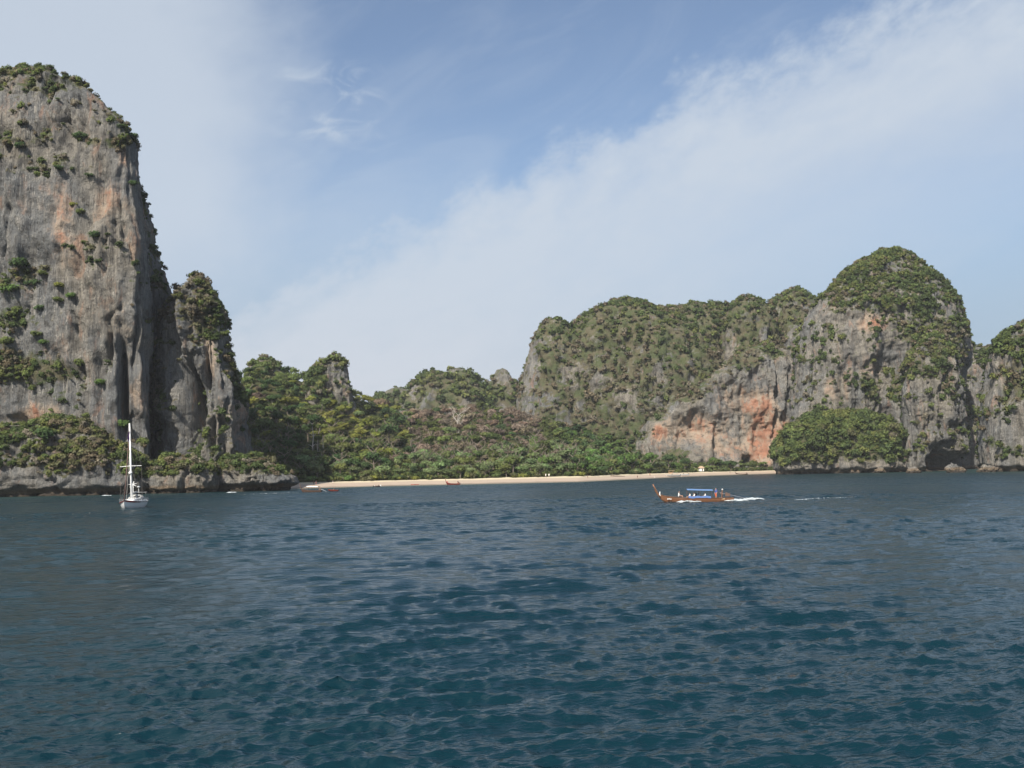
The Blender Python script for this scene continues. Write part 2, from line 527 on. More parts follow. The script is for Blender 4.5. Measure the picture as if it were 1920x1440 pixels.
def shell(key, D, left, right, b, n=2.8, rows=220, cols=260, flute=2.2, block=1.6, over=2.5, over_len=34.0,
          carve=(), orange=(), veg=(), veg_base=0.0, notch=(2.6, 2.5), bpow=0.55, seed=0.0, topround=0.25, bush=0.0,
          base_z=-2.5, lump=4.0, slope_veg=1.0, lean=0.0, drop=4, crack=1.0, yaw=0.0):
    rows, cols = int(rows * 0.83), int(cols * 0.83)
    left = [(p[0], p[1] + drop * (p[1] < 870)) for p in left]; right = [(p[0], p[1] + drop * (p[1] < 870)) for p in right]
    L = np.array([at(p[0], p[1], D) for p in left]); Rr = np.array([at(p[0], p[1], D) for p in right])
    ztop = max(L[-1, 2], Rr[-1, 2])
    L[-1, 2] = Rr[-1, 2] = ztop
    L[0, 2] = Rr[0, 2] = base_z
    zs0 = np.linspace(base_z, ztop, 600)
    zs0 = base_z + (ztop - base_z) * (1 - (1 - np.linspace(0, 1, 600)) ** 2)
    def mono(Q):
        o = np.argsort(Q[:, 2], kind='stable'); return Q[o]
    L = mono(L); Rr = mono(Rr)
    xl = np.interp(zs0, L[:, 2], L[:, 0]); xr = np.interp(zs0, Rr[:, 2], Rr[:, 0])
    k = np.ones(9) / 9
    xl[4:-4] = np.convolve(xl, k, 'valid'); xr[4:-4] = np.convolve(xr, k, 'valid')
    a0 = np.maximum((xr - xl) / 2, 0.02); c0 = (xl + xr) / 2
    s = np.concatenate([[0], np.cumsum(np.hypot(np.diff(zs0), np.diff(a0) * 0.8))])
    t = np.linspace(0, s[-1], rows)
    zz = np.interp(t, s, zs0); aa = np.interp(t, s, a0); cc = np.interp(t, s, c0)
    bb = b * (aa / aa.max()) ** bpow
    bb = np.minimum(bb, D * np.clip(1 - (zz - 5) / max(ztop - 5, 1), 0, 1) * 0.8 + 2.5)
    nf = int(cols * 0.8)
    th = np.concatenate([np.linspace(R(-190), R(10), nf), np.linspace(R(10), R(170), cols - nf + 2)[1:-1]])
    ct, st = np.cos(th), np.sin(th)
    # keep the angular steps even along the superellipse
    e = 2.0 / n
    sx = np.sign(ct) * np.abs(ct) ** e; sy = np.sign(st) * np.abs(st) ** e
    seg = np.hypot(np.diff(np.append(sx, sx[0])), np.diff(np.append(sy, sy[0])))
    cum = np.concatenate([[0], np.cumsum(seg[:nf - 1])])
    thf = np.interp(np.linspace(0, cum[-1], nf), cum, th[:nf])
    th[:nf] = thf
    ct, st = np.cos(th), np.sin(th)
    sx = np.sign(ct) * np.abs(ct) ** e; sy = np.sign(st) * np.abs(st) ** e
    Yc = D + bb[:, None] * sy[None, :] + lean * (zz[:, None] - base_z) * (sy[None, :] < 0) - yaw * aa[:, None] * sx[None, :]
    Z = zz[:, None] * np.ones_like(Yc)
    pyr = to_px(np.stack([cc, D - bb, zz], -1))[1]           # how high each level of the front stands in view
    def outline(Q):
        (x1, y1), (x0, y0) = Q[-2], Q[-1]                        # rounded, not pointed, at the very top
        Q = list(Q) + [(x0 + (x1 - x0) * t_ ** .5, y0 + (y1 - y0) * t_) for t_ in (.04, .12, .25, .45, .7)]
        Q = np.array(sorted(Q, key=lambda p: p[1])); y_, x_ = Q[:, 1], Q[:, 0]
        v_ = np.interp(pyr, y_, x_); kk = np.ones(5) / 5; w_ = v_.copy(); w_[2:-2] = np.convolve(v_, kk, 'valid'); return w_
    goL = outline(left); goR = outline(right)
    goR = np.maximum(goR, goL + 0.2)
    turn = float(np.clip((np.median(goL[:rows // 2]) + np.median(goR[:rows // 2])) / 2 - 960, -900, 900) / F_PX) * 0.95      # the mass runs back away from the bay
    for _ in range(4):
        X = cc[:, None] + aa[:, None] * sx[None, :] + turn * (Yc - D)
        qx = to_px(np.stack([X, Yc, Z], -1))[0]
        eL = (goL - qx.min(1)) * D / F_PX; eR = (goR - qx.max(1)) * D / F_PX
        cc = cc + (eL + eR) / 2; aa = np.maximum(aa + (eR - eL) / 2 * 0.9, 0.02)
    X = cc[:, None] + aa[:, None] * sx[None, :] + turn * (Yc - D)
    X0, Y0, Z0 = X.copy(), Yc.copy(), Z.copy()
    def normals(X, Y, Z):
        P = np.stack([X, Y, Z], -1)
        du = np.roll(P, -1, 1) - np.roll(P, 1, 1)
        dv = np.gradient(P, axis=0)
        N = np.cross(du, dv)
        ln = np.linalg.norm(N, axis=-1, keepdims=True)
        return P, N / np.maximum(ln, 1e-6), ln[..., 0] * 0.5
    P, N, _ = normals(X, Yc, Z)
    s0 = seed * 13.7
    side = np.clip(1.2 - np.abs(N[..., 2]), 0.15, 1)
    # slow bulges, vertical flutes, blocks, stepped overhangs with ragged lower lips
    d = lump * fbm(X / 30 + s0, Yc / 30, Z / 55, 2)
    fl = fbm(X / 9 + s0, Yc / 9, Z / 60 + s0, 3)
    d += flute * (0.8 - 2.2 * np.abs(fl)) * side
    fl2 = pn(X / 3.1, Yc / 3.1 + s0, Z / 24)
    d += flute * 0.55 * (0.3 - np.abs(fl2) * 1.8) * side
    ck = fbm(X / 11 + s0 + 4, Yc / 11, Z / 48, 3)
    d -= 2.4 * np.exp(-(ck / 0.045) ** 2) * side * sst(pn(X / 30, Yc / 30, Z / 30 + s0), -0.2, 0.2)
    hk = fbm(X / 26 + s0, Yc / 26, Z / 7 + 2, 3)
    d -= 0.7 * crack * np.exp(-(hk / 0.05) ** 2) * side
    warp = 15 * fbm(X / 24 + s0, Yc / 24, Z / 50 + 7, 2) + 7.0 * pn(X / 6.5, Yc / 6.5, Z * 0 + s0) + 3.0 * pn(X / 1.9, Yc / 1.9, Z / 30 + s0)
    ph = (-(Z + warp)) / over_len
    fr = ph - np.floor(ph)
    saw = np.where(fr < 0.86, fr / 0.86, (1 - fr) / 0.14)
    loc = sst(fbm(X / 40 + s0, Yc / 40, Z / 40 + 3, 2), -0.25, 0.3)
    d += over * saw * loc * side
    d += block * fbm(X / 7, Yc / 7 + s0, Z / 9, 4, 0.6) + block * 0.5 * (0.3 - np.abs(pn(X / 2.2, Yc / 2.2, Z / 5 + s0)) * 1.6)
    px, py = to_px(np.stack([X0, Y0, Z0], -1))
    front = sst(-N[..., 1], 0.0, 0.4)
    for (cx, cy, rx, ry, dep, *shp) in carve:
        wob = 1 + 0.45 * pn(X / 5 + 3, Yc / 5, Z / 12)
        q = ((px - cx) / rx) ** 2 + ((py - cy) / ry) ** 2
        d -= dep * np.exp(-(q * wob) ** (shp[0] if shp else 1.6)) * front
    if notch:
        hz = notch[0] * (1 + 0.5 * pn(X / 6, Yc / 6, Z * 0))
        d -= notch[1] * sst(Z, hz, hz * 0.35) * (1 + 0.8 * pn(X / 9, Yc / 9, Z * 0 + 5))
    fade_top = sst(t[-1] - t, 0.0, 6.0)[:, None]
    d *= (0.3 + 0.7 * fade_top) * (1 - 0.55 * np.abs(N[..., 0]) ** 3)
    d -= 0.3 * flute + 0.25 * over
    Nh = N.copy(); Nh[..., 2] *= 0.45
    P = P + Nh * d[..., None]
    P[..., 2] = np.where(Z0 < base_z + 0.1, base_z, P[..., 2])
    _, N2, ar = normals(P[..., 0], P[..., 1], P[..., 2])
    px, py = to_px(P)
    nz = fbm(P[..., 0] / 16 + s0, P[..., 1] / 16, P[..., 2] / 12, 3)
    w = veg_base + slope_veg * sst(N2[..., 2] + 0.25 * nz, 0.22, 0.62)
    for (cx, cy, rx, ry, ww) in veg:
        q = ((px - cx) / rx) ** 2 + ((py - cy) / ry) ** 2
        w = w + ww * np.exp(-q ** 1.5)
    w = np.clip(w + nz * 0.55, 0, 1.2)
    w *= sst(P[..., 2], 4.0, 8.0)
    w[-12:] *= 0.45
    og = np.zeros_like(w)
    for (cx, cy, rx, ry, ww) in orange:
        q = ((px - cx) / rx) ** 2 + ((py - cy) / ry) ** 2
        og += ww * np.exp(-q ** 1.5)
    nr, nc = X.shape
    i = np.arange(nr - 1)[:, None] * nc; j = np.arange(nc)[None, :]
    f = np.stack([i + j, i + (j + 1) % nc, i + nc + (j + 1) % nc, i + nc + j], -1).reshape(-1, 4)
    rec = dict(v=P.reshape(-1, 3), f=f, orange=og.ravel(), moss=(w * (1.0 if veg_base > 0.4 else 0.85)).ravel(), n=N2.reshape(-1, 3),
               px=px.ravel(), py=py.ravel(), w=w.ravel(), ar=ar.ravel(), bush=bush)
    return rec

def cliff(name, recs, surf):
    vs, fs, og, mo = [], [], [], []
    b = 0
    for r_ in recs:
        vs.append(r_['v']); fs.append(r_['f'] + b); og.append(r_['orange']); mo.append(r_['moss']); b += len(r_['v'])
    me = mesh_from(name, np.concatenate(vs), np.concatenate(fs))
    fattr(me, 'orange', np.concatenate(og)); fattr(me, 'moss', np.concatenate(mo))
    o = link(name, me, ROCK, kind='structure')
    SURF[surf] = recs
    return o

# left headland: the great tower, its shaded flank and the lower tower beside it
left_recs = [
    shell('tower', 404, [(-330, 935), (-320, 500), (-265, 300), (-150, 185), (-40, 142), (45, 118)],
          [(288, 940), (288, 800), (284, 620), (276, 500), (270, 400), (262, 330), (258, 258), (243, 232), (207, 190), (157, 150), (105, 128), (45, 118)],
          42, yaw=.08, n=5.5, rows=470, cols=470, flute=2.2, block=1.15, over=1.6, over_len=44, seed=1, bpow=0.35, lump=3.5, slope_veg=0.45, crack=.2,
          carve=[(231, 740, 9, 80, 17), (262, 805, 20, 22, 16), (288, 640, 10, 150, 9), (206, 650, 5, 45, 7), (258, 600, 4, 60, 5), (265, 520, 4, 40, 4), (75, 810, 45, 22, 5), (20, 790, 20, 14, 4), (50, 370, 14, 40, 2.5), (120, 230, 5, 30, 3)],
          orange=[(95, 370, 42, 75, .6), (125, 450, 26, 80, .55), (215, 370, 40, 40, .42), (260, 480, 26, 60, .35), (235, 640, 40, 90, .45), (262, 760, 30, 60, .6), (80, 800, 70, 50, .75), (80, 190, 50, 14, .3), (235, 300, 25, 20, .5), (205, 400, 40, 60, .3)],
          veg=[(110, 400, 110, 60, -.5), (60, 255, 110, 22, .62), (200, 268, 60, 10, .5), (35, 545, 50, 75, .42), (70, 690, 150, 36, .75), (100, 150, 150, 38, .6), (10, 640, 40, 80, .45), (225, 245, 30, 60, .5), (50, 325, 25, 40, .3), (120, 305, 30, 14, .3)],
          bush=1.0, veg_base=-0.05),
    shell('flank', 428, [(140, 935), (140, 500), (160, 300), (200, 262)],
          [(345, 935), (335, 700), (322, 560), (311, 505), (300, 468), (290, 442), (278, 400), (270, 355), (255, 310), (230, 275), (200, 262)],
          30, n=3.0, rows=260, cols=200, flute=3.2, over=3.5, seed=2, bpow=0.3,
          carve=[(305, 780, 12, 80, 12)], veg=[(300, 470, 14, 40, .4), (285, 690, 8, 90, .4)], orange=[(300, 650, 16, 90, .5)], bush=0.5),
    shell('lower_tower', 413, [(285, 930), (288, 700), (292, 600), (304, 550), (328, 533), (360, 521), (380, 515)],
          [(466, 925), (464, 850), (460, 770), (447, 700), (440, 680), (435, 640), (430, 595), (426, 565), (416, 548), (404, 536), (392, 524), (380, 519)],
          40, n=3.4, rows=300, cols=260, flute=3.4, over=3.8, over_len=24, block=2.4, seed=3, bpow=0.35,
          carve=[(342, 755, 19, 85, 21, 1.3), (320, 650, 10, 80, 6), (362, 790, 12, 60, 12, 1.2), (385, 700, 7, 40, 5), (398, 820, 6, 30, 5), (412, 870, 12, 16, 5), (425, 860, 4, 30, 4), (445, 850, 4, 24, 4)],
          veg=[(385, 585, 32, 60, 1.1), (345, 540, 20, 20, .5), (448, 720, 14, 60, .5), (360, 750, 8, 18, .2)],
          orange=[(395, 660, 14, 70, .8), (420, 790, 35, 60, .45), (450, 740, 14, 50, .5)], bush=0.8),
    shell('foot_slope', 368, [(-260, 932), (-250, 880), (-180, 820), (-60, 800), (60, 800), (110, 778)],
          [(292, 932), (285, 905), (270, 872), (235, 840), (200, 815), (160, 790), (110, 778)], 26, n=3.0, rows=190, cols=330,
          flute=1.8, block=1.6, over=2.2, over_len=10, seed=5, bpow=0.5, lump=3, notch=(3.4, 3.5),
          veg=[(90, 850, 190, 42, .42), (215, 850, 30, 60, -.35), (20, 815, 40, 25, -.3), (170, 900, 120, 14, -.4)], bush=1.2, orange=[(60, 905, 200, 20, .1)]),
    shell('grass_ledge', 368, [(262, 928), (262, 895), (280, 868), (310, 856), (340, 850)],
          [(415, 920), (414, 900), (405, 880), (380, 862), (340, 850)], 15, n=2.6, rows=110, cols=170, flute=1.3, block=1.6, over=1.8,
          over_len=9, seed=6, lump=2, notch=(2.0, 1.6), veg=[(340, 868, 70, 20, .9)], bush=0.7),
    shell('undercut_rock', 376, [(398, 924), (400, 895), (410, 875), (430, 858), (460, 852)],
          [(556, 916), (552, 898), (530, 884), (505, 868), (480, 855), (460, 852)], 17, n=2.5, rows=120, cols=200, flute=1.6, block=2.2,
          over=2.0, over_len=12, seed=7, lump=2, notch=(3.6, 5.0), veg=[(455, 868, 50, 18, .8)], bush=0.6),
]
cliff('headland_cliff', left_recs, 'left')

mid_recs = [
    shell('knob', 850, [(962, 850), (968, 740), (977, 690), (988, 650), (1003, 612), (1014, 597), (1028, 592), (1046, 591)],
          [(1210, 850), (1170, 700), (1110, 625), (1075, 602), (1046, 591)], 70, n=2.6, rows=200, cols=200, flute=2.5, over=3, seed=11,
          veg_base=0.55, veg=[(995, 680, 14, 90, -.7)], bush=1.0, bpow=.5),
    shell('main', 870, [(1000, 850), (1012, 720), (1033, 650), (1056, 603), (1082, 577), (1105, 565), (1140, 558), (1180, 556)],
          [(1410, 850), (1385, 690), (1350, 620), (1305, 588), (1265, 572), (1235, 563), (1215, 558), (1180, 556)], 95, n=2.4, rows=230, cols=260,
          flute=3.0, over=3, seed=12, veg_base=0.75, veg=[(1150, 710, 150, 50, -.2)], bush=1.1, bpow=.7),
    shell('lobe', 880, [(1200, 850), (1215, 660), (1245, 600), (1265, 572), (1285, 565), (1310, 563)],
          [(1400, 850), (1395, 690), (1374, 610), (1352, 575), (1335, 566), (1310, 563)], 80, n=2.4, rows=150, cols=130, flute=3, over=3, seed=13,
          veg_base=0.8, bush=1.1, bpow=.7),
    shell('lobe_b', 875, [(1325, 850), (1332, 680), (1343, 600), (1352, 572), (1370, 557), (1398, 552)],
          [(1500, 850), (1495, 680), (1480, 600), (1455, 566), (1430, 555), (1398, 552)], 85, n=2.4, rows=170, cols=150, flute=3, over=3, seed=14,
          veg_base=0.75, veg=[(1400, 660, 60, 40, -.25)], bush=1.1, bpow=.7),
    shell('lobe_c', 880, [(1400, 850), (1415, 660), (1430, 580), (1440, 556), (1458, 543), (1492, 540)],
          [(1650, 850), (1620, 660), (1580, 580), (1562, 562), (1535, 545), (1515, 541), (1492, 540)], 85, n=2.4, rows=170, cols=150, flute=3, over=3, seed=15,
          veg_base=0.7, veg=[(1490, 660, 30, 60, -.6)], bush=1.0, bpow=.7),
    shell('plateau', 905, [(1075, 850), (1085, 640), (1098, 600), (1120, 580), (1170, 572), (1330, 567)],
          [(1625, 850), (1610, 640), (1590, 590), (1560, 566), (1490, 562), (1330, 567)], 60, n=2.8, rows=120, cols=220, flute=2.5, over=2, seed=18,
          veg_base=0.8, bush=1.1, bpow=.7),
    shell('lower_wall', 838, [(985, 865), (995, 800), (1030, 745), (1080, 700), (1140, 660), (1200, 640)],
          [(1420, 875), (1400, 800), (1370, 720), (1320, 665), (1260, 645), (1200, 640)], 62, n=2.6, rows=220, cols=260, flute=3.4, over=4,
          over_len=26, seed=16, veg_base=0.42, veg=[(1200, 830, 60, 60, .7), (1080, 800, 60, 60, .5), (1340, 700, 14, 70, .6)],
          orange=[(1080, 690, 60, 30, .25)], bush=0.85, bpow=.5, lump=6),
    shell('red_wall', 790, [(1185, 885), (1192, 830), (1205, 795), (1235, 765), (1275, 735), (1320, 698), (1370, 660), (1430, 640)],
          [(1512, 888), (1510, 800), (1505, 720), (1495, 670), (1470, 645), (1430, 640)], 46, n=3.4, rows=280, cols=300, flute=2.6,
          block=2.0, over=4.2, over_len=38, seed=17, bpow=.5, lump=5,
          slope_veg=.5, crack=.5,
          carve=[(1295, 805, 42, 36, 12), (1405, 800, 50, 80, 12), (1440, 830, 22, 60, 6), (1406, 872, 12, 16, 14), (1462, 750, 6, 90, 9), (1345, 830, 6, 50, 6), (1480, 790, 10, 40, 5)],
          orange=[(1295, 805, 55, 35, .75), (1435, 800, 34, 60, 1.05), (1400, 745, 55, 35, .5), (1400, 850, 70, 30, .6), (1475, 815, 18, 40, .8), (1235, 810, 14, 20, .8), (1350, 800, 40, 60, .3)],
          veg=[(1400, 660, 90, 40, .6), (1290, 728, 60, 24, .9), (1228, 772, 34, 18, .9), (1250, 860, 50, 18, .8), (1470, 680, 30, 30, -.3), (1400, 790, 90, 75, -.9), (1295, 805, 60, 35, -.8)], bush=0.9, notch=None),
]
cliff('ridge_cliff', mid_recs, 'mid')

right_recs = [
    shell('dome', 712, [(1478, 890), (1482, 760), (1492, 650), (1503, 590), (1522, 550), (1550, 520), (1583, 488), (1608, 472), (1636, 464), (1680, 462)],
          [(1812, 885), (1812, 770), (1822, 710), (1832, 655), (1820, 598), (1802, 560), (1786, 530), (1768, 508), (1746, 490), (1728, 475), (1710, 465), (1680, 462)],
          66, n=2.9, rows=380, cols=400, flute=2.2, block=1.7, over=3.0, over_len=34, seed=21, bpow=.75, lump=4, drop=5,
          carve=[(1672, 690, 26, 60, 10), (1506, 700, 10, 100, 8), (1580, 720, 8, 40, 5), (1785, 866, 58, 24, 40, 4), (1830, 790, 22, 110, 30, 3), (1665, 800, 16, 60, 8)],
          orange=[(1635, 605, 35, 24, 1.0), (1620, 690, 50, 30, .55), (1560, 740, 50, 40, .45), (1755, 800, 30, 40, .4)],
          slope_veg=.8, veg=[(1700, 540, 120, 65, .4), (1528, 600, 26, 60, -.6), (1600, 530, 40, 40, .2), (1545, 650, 16, 40, .3), (1770, 640, 60, 60, .5), (1590, 660, 50, 60, -.3), (1730, 660, 40, 70, .45), (1630, 730, 18, 20, .9)],
          bush=1.0, veg_base=0.08),
    shell('buttress', 650, [(1688, 888), (1690, 760), (1694, 690), (1706, 650), (1730, 620), (1750, 612)],
          [(1822, 888), (1812, 800), (1806, 720), (1796, 665), (1775, 630), (1750, 612)], 28, n=2.8, rows=260, cols=220, flute=2.6, over=3.4,
          over_len=26, seed=22, bpow=.5, carve=[(1785, 868, 40, 20, 45, 4), (1712, 850, 6, 30, 6), (1770, 845, 20, 16, 10)],
          veg=[(1740, 660, 50, 60, .8), (1700, 740, 14, 60, .3)], orange=[(1755, 800, 25, 50, .35)], bush=.9),
]
right_recs.append(shell('gap_back', 790, [(1770, 885), (1775, 760), (1785, 690), (1800, 660), (1830, 642)],
          [(1990, 885), (1985, 760), (1970, 690), (1920, 660), (1830, 642)], 25, n=2.6, rows=120, cols=120, flute=2.5, over=2, seed=23, veg_base=.2, bush=.8))
cliff('dome_cliff', right_recs, 'dome')
far_right = [
    shell('far_rock', 548, [(1836, 885), (1834, 800), (1842, 720), (1846, 660), (1856, 625), (1878, 602), (1905, 588), (1960, 565), (2030, 545)],
          [(2360, 885), (2340, 700), (2260, 600), (2140, 555), (2030, 545)], 48, n=2.8, rows=260, cols=320, flute=2.6, over=3.5, over_len=24,
          seed=31, bpow=.5, veg=[(1890, 720, 60, 90, .35), (1880, 830, 50, 30, .4)], bush=1.0, veg_base=0.12, notch=(4.0, 5.0)),
]
cliff('overhang_rock', far_right, 'farright')
mound = [
    shell('mound', 645, [(1452, 892), (1455, 860), (1464, 832), (1478, 808), (1500, 788), (1530, 776), (1570, 774)],
          [(1712, 888), (1706, 860), (1694, 815), (1665, 785), (1620, 775), (1570, 774)], 30, n=2.6, rows=150, cols=260, flute=1.6, block=1.6,
          over=1.5, over_len=12, seed=41, bpow=.6, lump=9, veg_base=0.75, veg=[(1600, 870, 200, 10, -.4)], bush=1.7, notch=(3.5, 3.5)),
]
cliff('islet_mound', mound, 'mound')
crags = [
    shell('crag', 655, [(562, 775), (566, 722), (578, 698), (596, 680), (618, 666), (633, 657)],
          [(672, 760), (660, 725), (657, 700), (654, 680), (645, 662), (633, 657)], 16, n=2.5, rows=130, cols=150, flute=1.6, block=1.6, over=2,
          over_len=16, seed=51, veg=[(586, 705, 26, 50, .9), (625, 750, 40, 16, .8), (640, 680, 10, 10, .3)], bush=1.0, lump=2, base_z=30, notch=None, bpow=.5),
    shell('crag_b', 690, [(445, 780), (455, 710), (468, 680), (480, 670), (492, 664)],
          [(580, 780), (545, 700), (520, 676), (505, 668), (492, 664)], 24, n=2.4, rows=100, cols=130, flute=1.5, block=1.6, over=1.5,
          seed=52, veg_base=.35, bush=1.0, lump=2, base_z=30, notch=None, bpow=.6),
]
cliff('hilltop_crag', crags, 'crag')
far_h = [
    shell('h1', 1060, [(680, 800), (695, 755), (712, 735), (728, 724), (742, 722)], [(830, 800), (800, 745), (770, 728), (742, 722)], 50, n=2.3,
          rows=80, cols=110, flute=1.5, over=1.5, seed=61, veg_base=.75, bush=1.0, lump=4, bpow=.8),
    shell('h2', 1000, [(740, 800), (752, 745), (765, 718), (785, 700), (805, 692), (820, 690)], [(960, 800), (910, 740), (870, 710), (845, 696), (820, 690)], 60,
          n=2.3, rows=110, cols=140, flute=1.8, over=2, seed=62, veg_base=.6, veg=[(776, 735, 10, 14, -1.3)], orange=[(778, 735, 18, 24, .2)], bush=1.0, lump=4, bpow=.8),
    shell('h3', 1030, [(800, 800), (818, 720), (832, 694), (852, 685)], [(1000, 800), (940, 745), (900, 710), (880, 692), (852, 685)], 60,
          n=2.3, rows=110, cols=140, flute=1.8, over=2, seed=63, veg_base=.7, bush=1.0, lump=4, bpow=.8),
    shell('h4', 1000, [(905, 800), (912, 745), (922, 705), (928, 690), (942, 685)], [(985, 800), (975, 730), (962, 705), (955, 690), (942, 685)], 22,
          n=2.5, rows=90, cols=90, flute=1.5, over=2, seed=64, veg_base=.62, bush=1.0, lump=2, bpow=.6),
    shell('h5', 1120, [(860, 800), (880, 735), (905, 712), (930, 708)], [(1080, 800), (1040, 735), (980, 712), (930, 708)], 50,
          n=2.3, rows=60, cols=90, flute=1.5, over=1.5, seed=65, veg_base=.8, bush=1.0, lump=4, bpow=.8),
]
cliff('distant_hills', far_h, 'far')

# ------------------------------------------------------------------ land behind the beach
BX = [380, 480, 560, 700, 900, 1080, 1200, 1300, 1450, 1600]
B_front = [400, 408, 416, 436, 443, 446, 522, 627, 712, 730]        # water's edge
B_back = [418, 424, 445, 462, 478, 492, 610, 690, 742, 760]         # top of the sand
RX = [380, 440, 470, 490, 520, 560, 600, 640, 700, 760, 800, 860, 900, 950, 1000, 1050, 1100, 1160, 1230, 1290, 1350, 1440, 1600]
RY = [720, 705, 690, 682, 684, 696, 704, 722, 742, 770, 768, 758, 760, 764, 778, 792, 806, 825, 862, 874, 880, 884, 884]
RD = [620, 640, 650, 660, 670, 680, 690, 700, 720, 740, 750, 760, 765, 770, 775, 775, 770, 765, 755, 755, 765, 790, 800]
HB = 2.3

def land_height(u_px, Y):
    """height of the ground in the direction of picture column u_px (at the horizon) and forward distance Y"""
    bf = np.interp(u_px, BX, B_front); bb_ = np.interp(u_px, BX, B_back); rd = np.interp(u_px, RX, RD)
    ry = np.interp(u_px, RX, RY)
    hz = 905 - 0.0208 * u_px
    hr = np.maximum(CAM_H + (hz - ry) * rd / F_PX - 7.0, HB)
    z = np.where(Y < bb_, HB * np.clip((Y - bf) / (bb_ - bf), -2, 1) ** 1.0, 0)
    t = np.clip((Y - bb_) / np.maximum(rd - bb_, 1), 0, 1)
    prof = 0.22 * t + 0.78 * t ** 1.45
    up = HB + (hr - HB) * prof
    down = hr - (Y - rd) * 0.22
    z = np.where(Y >= bb_, np.where(Y < rd, up, down), z)
    return z

def ucol(X, Y):
    return 960 + F_PX * X / Y

def build_land():
    u = np.linspace(330, 1640, 420)
    for name, which in (('beach', 0), ('hillside', 1)):
        bf = np.interp(u, BX, B_front); bb_ = np.interp(u, BX, B_back); rd = np.interp(u, RX, RD)
        if which == 0:
            tt = np.concatenate([np.linspace(-0.5, 1.0, 26)])
            Y = bf[None, :] + (bb_ + 2 - bf)[None, :] * tt[:, None]
            Y = Y + 3.2 * fbm(u[None, :] / 26 + 0 * Y, Y * 0, Y * 0 + 1, 3) * np.clip(tt + .5, 0, 1)[:, None] * (u > 560)[None, :]
        else:
            tt = np.linspace(0, 1.55, 150)
            Y = bb_[None, :] + (rd - bb_)[None, :] * tt[:, None]
        X = (u[None, :] - 960) / F_PX * Y
        Z = land_height(np.broadcast_to(u[None, :], Y.shape), Y)
        if which == 0:
            Z = Z + 0.10 * fbm(X / 5, Y / 5, X * 0, 2)
        else:
            Z = Z + (2.4 * fbm(X / 22, Y / 22, X * 0, 3)) * sst(tt, 0.03, 0.2)[:, None] - 0.1
        nr, nc = Y.shape
        i = np.arange(nr - 1)[:, None] * nc; j = np.arange(nc - 1)[None, :]
        f = np.stack([i + j, i + j + 1, i + nc + j + 1, i + nc + j], -1).reshape(-1, 4)
        me = mesh_from(name, np.stack([X, Y, Z], -1).reshape(-1, 3), f)
        link(name, me, SAND if which == 0 else SOIL, kind='structure')
build_land()

def ground_z(X, Y):
    return float(land_height(np.array([ucol(X, Y)]), np.array([Y]))[0])

# a dark sea bed and rising land so the coast stands on something
sb = MB().box((0, 800, -9), (12000, 11000, 1.0))
sbo = sb.build('sea_floor', SOIL); sbo['kind'] = 'structure'

# ------------------------------------------------------------------ foliage
GREENS = 1.32 * np.array([(0.052, 0.072, 0.029), (0.068, 0.092, 0.034), (0.088, 0.110, 0.037), (0.110, 0.122, 0.042), (0.100, 0.102, 0.052)])
DRY = 1.05 * np.array([(0.165, 0.138, 0.092), (0.178, 0.160, 0.120), (0.140, 0.116, 0.076), (0.130, 0.128, 0.072)])

def leaf_cloud(n, lobes, leaf, seed, squash=0.8, flat=0.0):
    """n leaf-clump triangles spread over several lobes; unit radius"""
    g = np.random.default_rng(seed)
    cs, rs = [], []
    for k in range(lobes):
        a = g.uniform(0, 2 * np.pi); rr = g.uniform(0.25, 0.62) if k else 0.0
        cs.append((rr * np.cos(a), rr * np.sin(a), g.uniform(-0.22, 0.34) * squash if k else 0.15)); rs.append(g.uniform(0.34, 0.58) if k else 0.6)
    cs = np.array(cs); rs = np.array(rs)
    k = g.choice(lobes, n, p=rs ** 2 / (rs ** 2).sum())
    d = g.normal(size=(n, 3)); d /= np.linalg.norm(d, axis=1)[:, None]
    d[:, 2] = np.abs(d[:, 2]) * np.where(g.random(n) < 0.68, 1, -0.8)
    rad = rs[k] * np.where(g.random(n) < 0.3, g.uniform(0.2, 0.8, n), g.uniform(0.72, 1.12, n))
    c = cs[k] + d * rad[:, None] * np.array([1, 1, squash])
    nrm = d * 0.85 + np.array([0, 0, 0.25]) + g.normal(size=(n, 3)) * 0.28
    nrm /= np.linalg.norm(nrm, axis=1)[:, None]
    t1 = g.normal(size=(n, 3)); t1 -= (t1 * nrm).sum(1)[:, None] * nrm * 0.6
    t1 /= np.linalg.norm(t1, axis=1)[:, None]
    t2 = np.cross(nrm, t1); t2 /= np.linalg.norm(t2, axis=1)[:, None]
    s = leaf * g.uniform(0.6, 1.45, n)[:, None]
    v = np.stack([c + t1 * s, c - t1 * s * 0.6 + t2 * s * 0.8, c - t1 * s * 0.5 - t2 * s * 0.85], 1)
    nn = np.repeat(nrm[:, None, :], 3, 1)
    tint = np.repeat((g.uniform(0.62, 1.4, n))[:, None], 3, 1)
    return v.reshape(-1, 3), nn.reshape(-1, 3), tint.ravel()

T_SMALL = [leaf_cloud(110, 4, 0.20, 100 + k, 0.85) for k in range(8)]
T_MED = [leaf_cloud(190, 5, 0.155, 200 + k, 0.85) for k in range(8)]
T_LARGE = [leaf_cloud(320, 7, 0.125, 300 + k, 0.8) for k in range(8)]

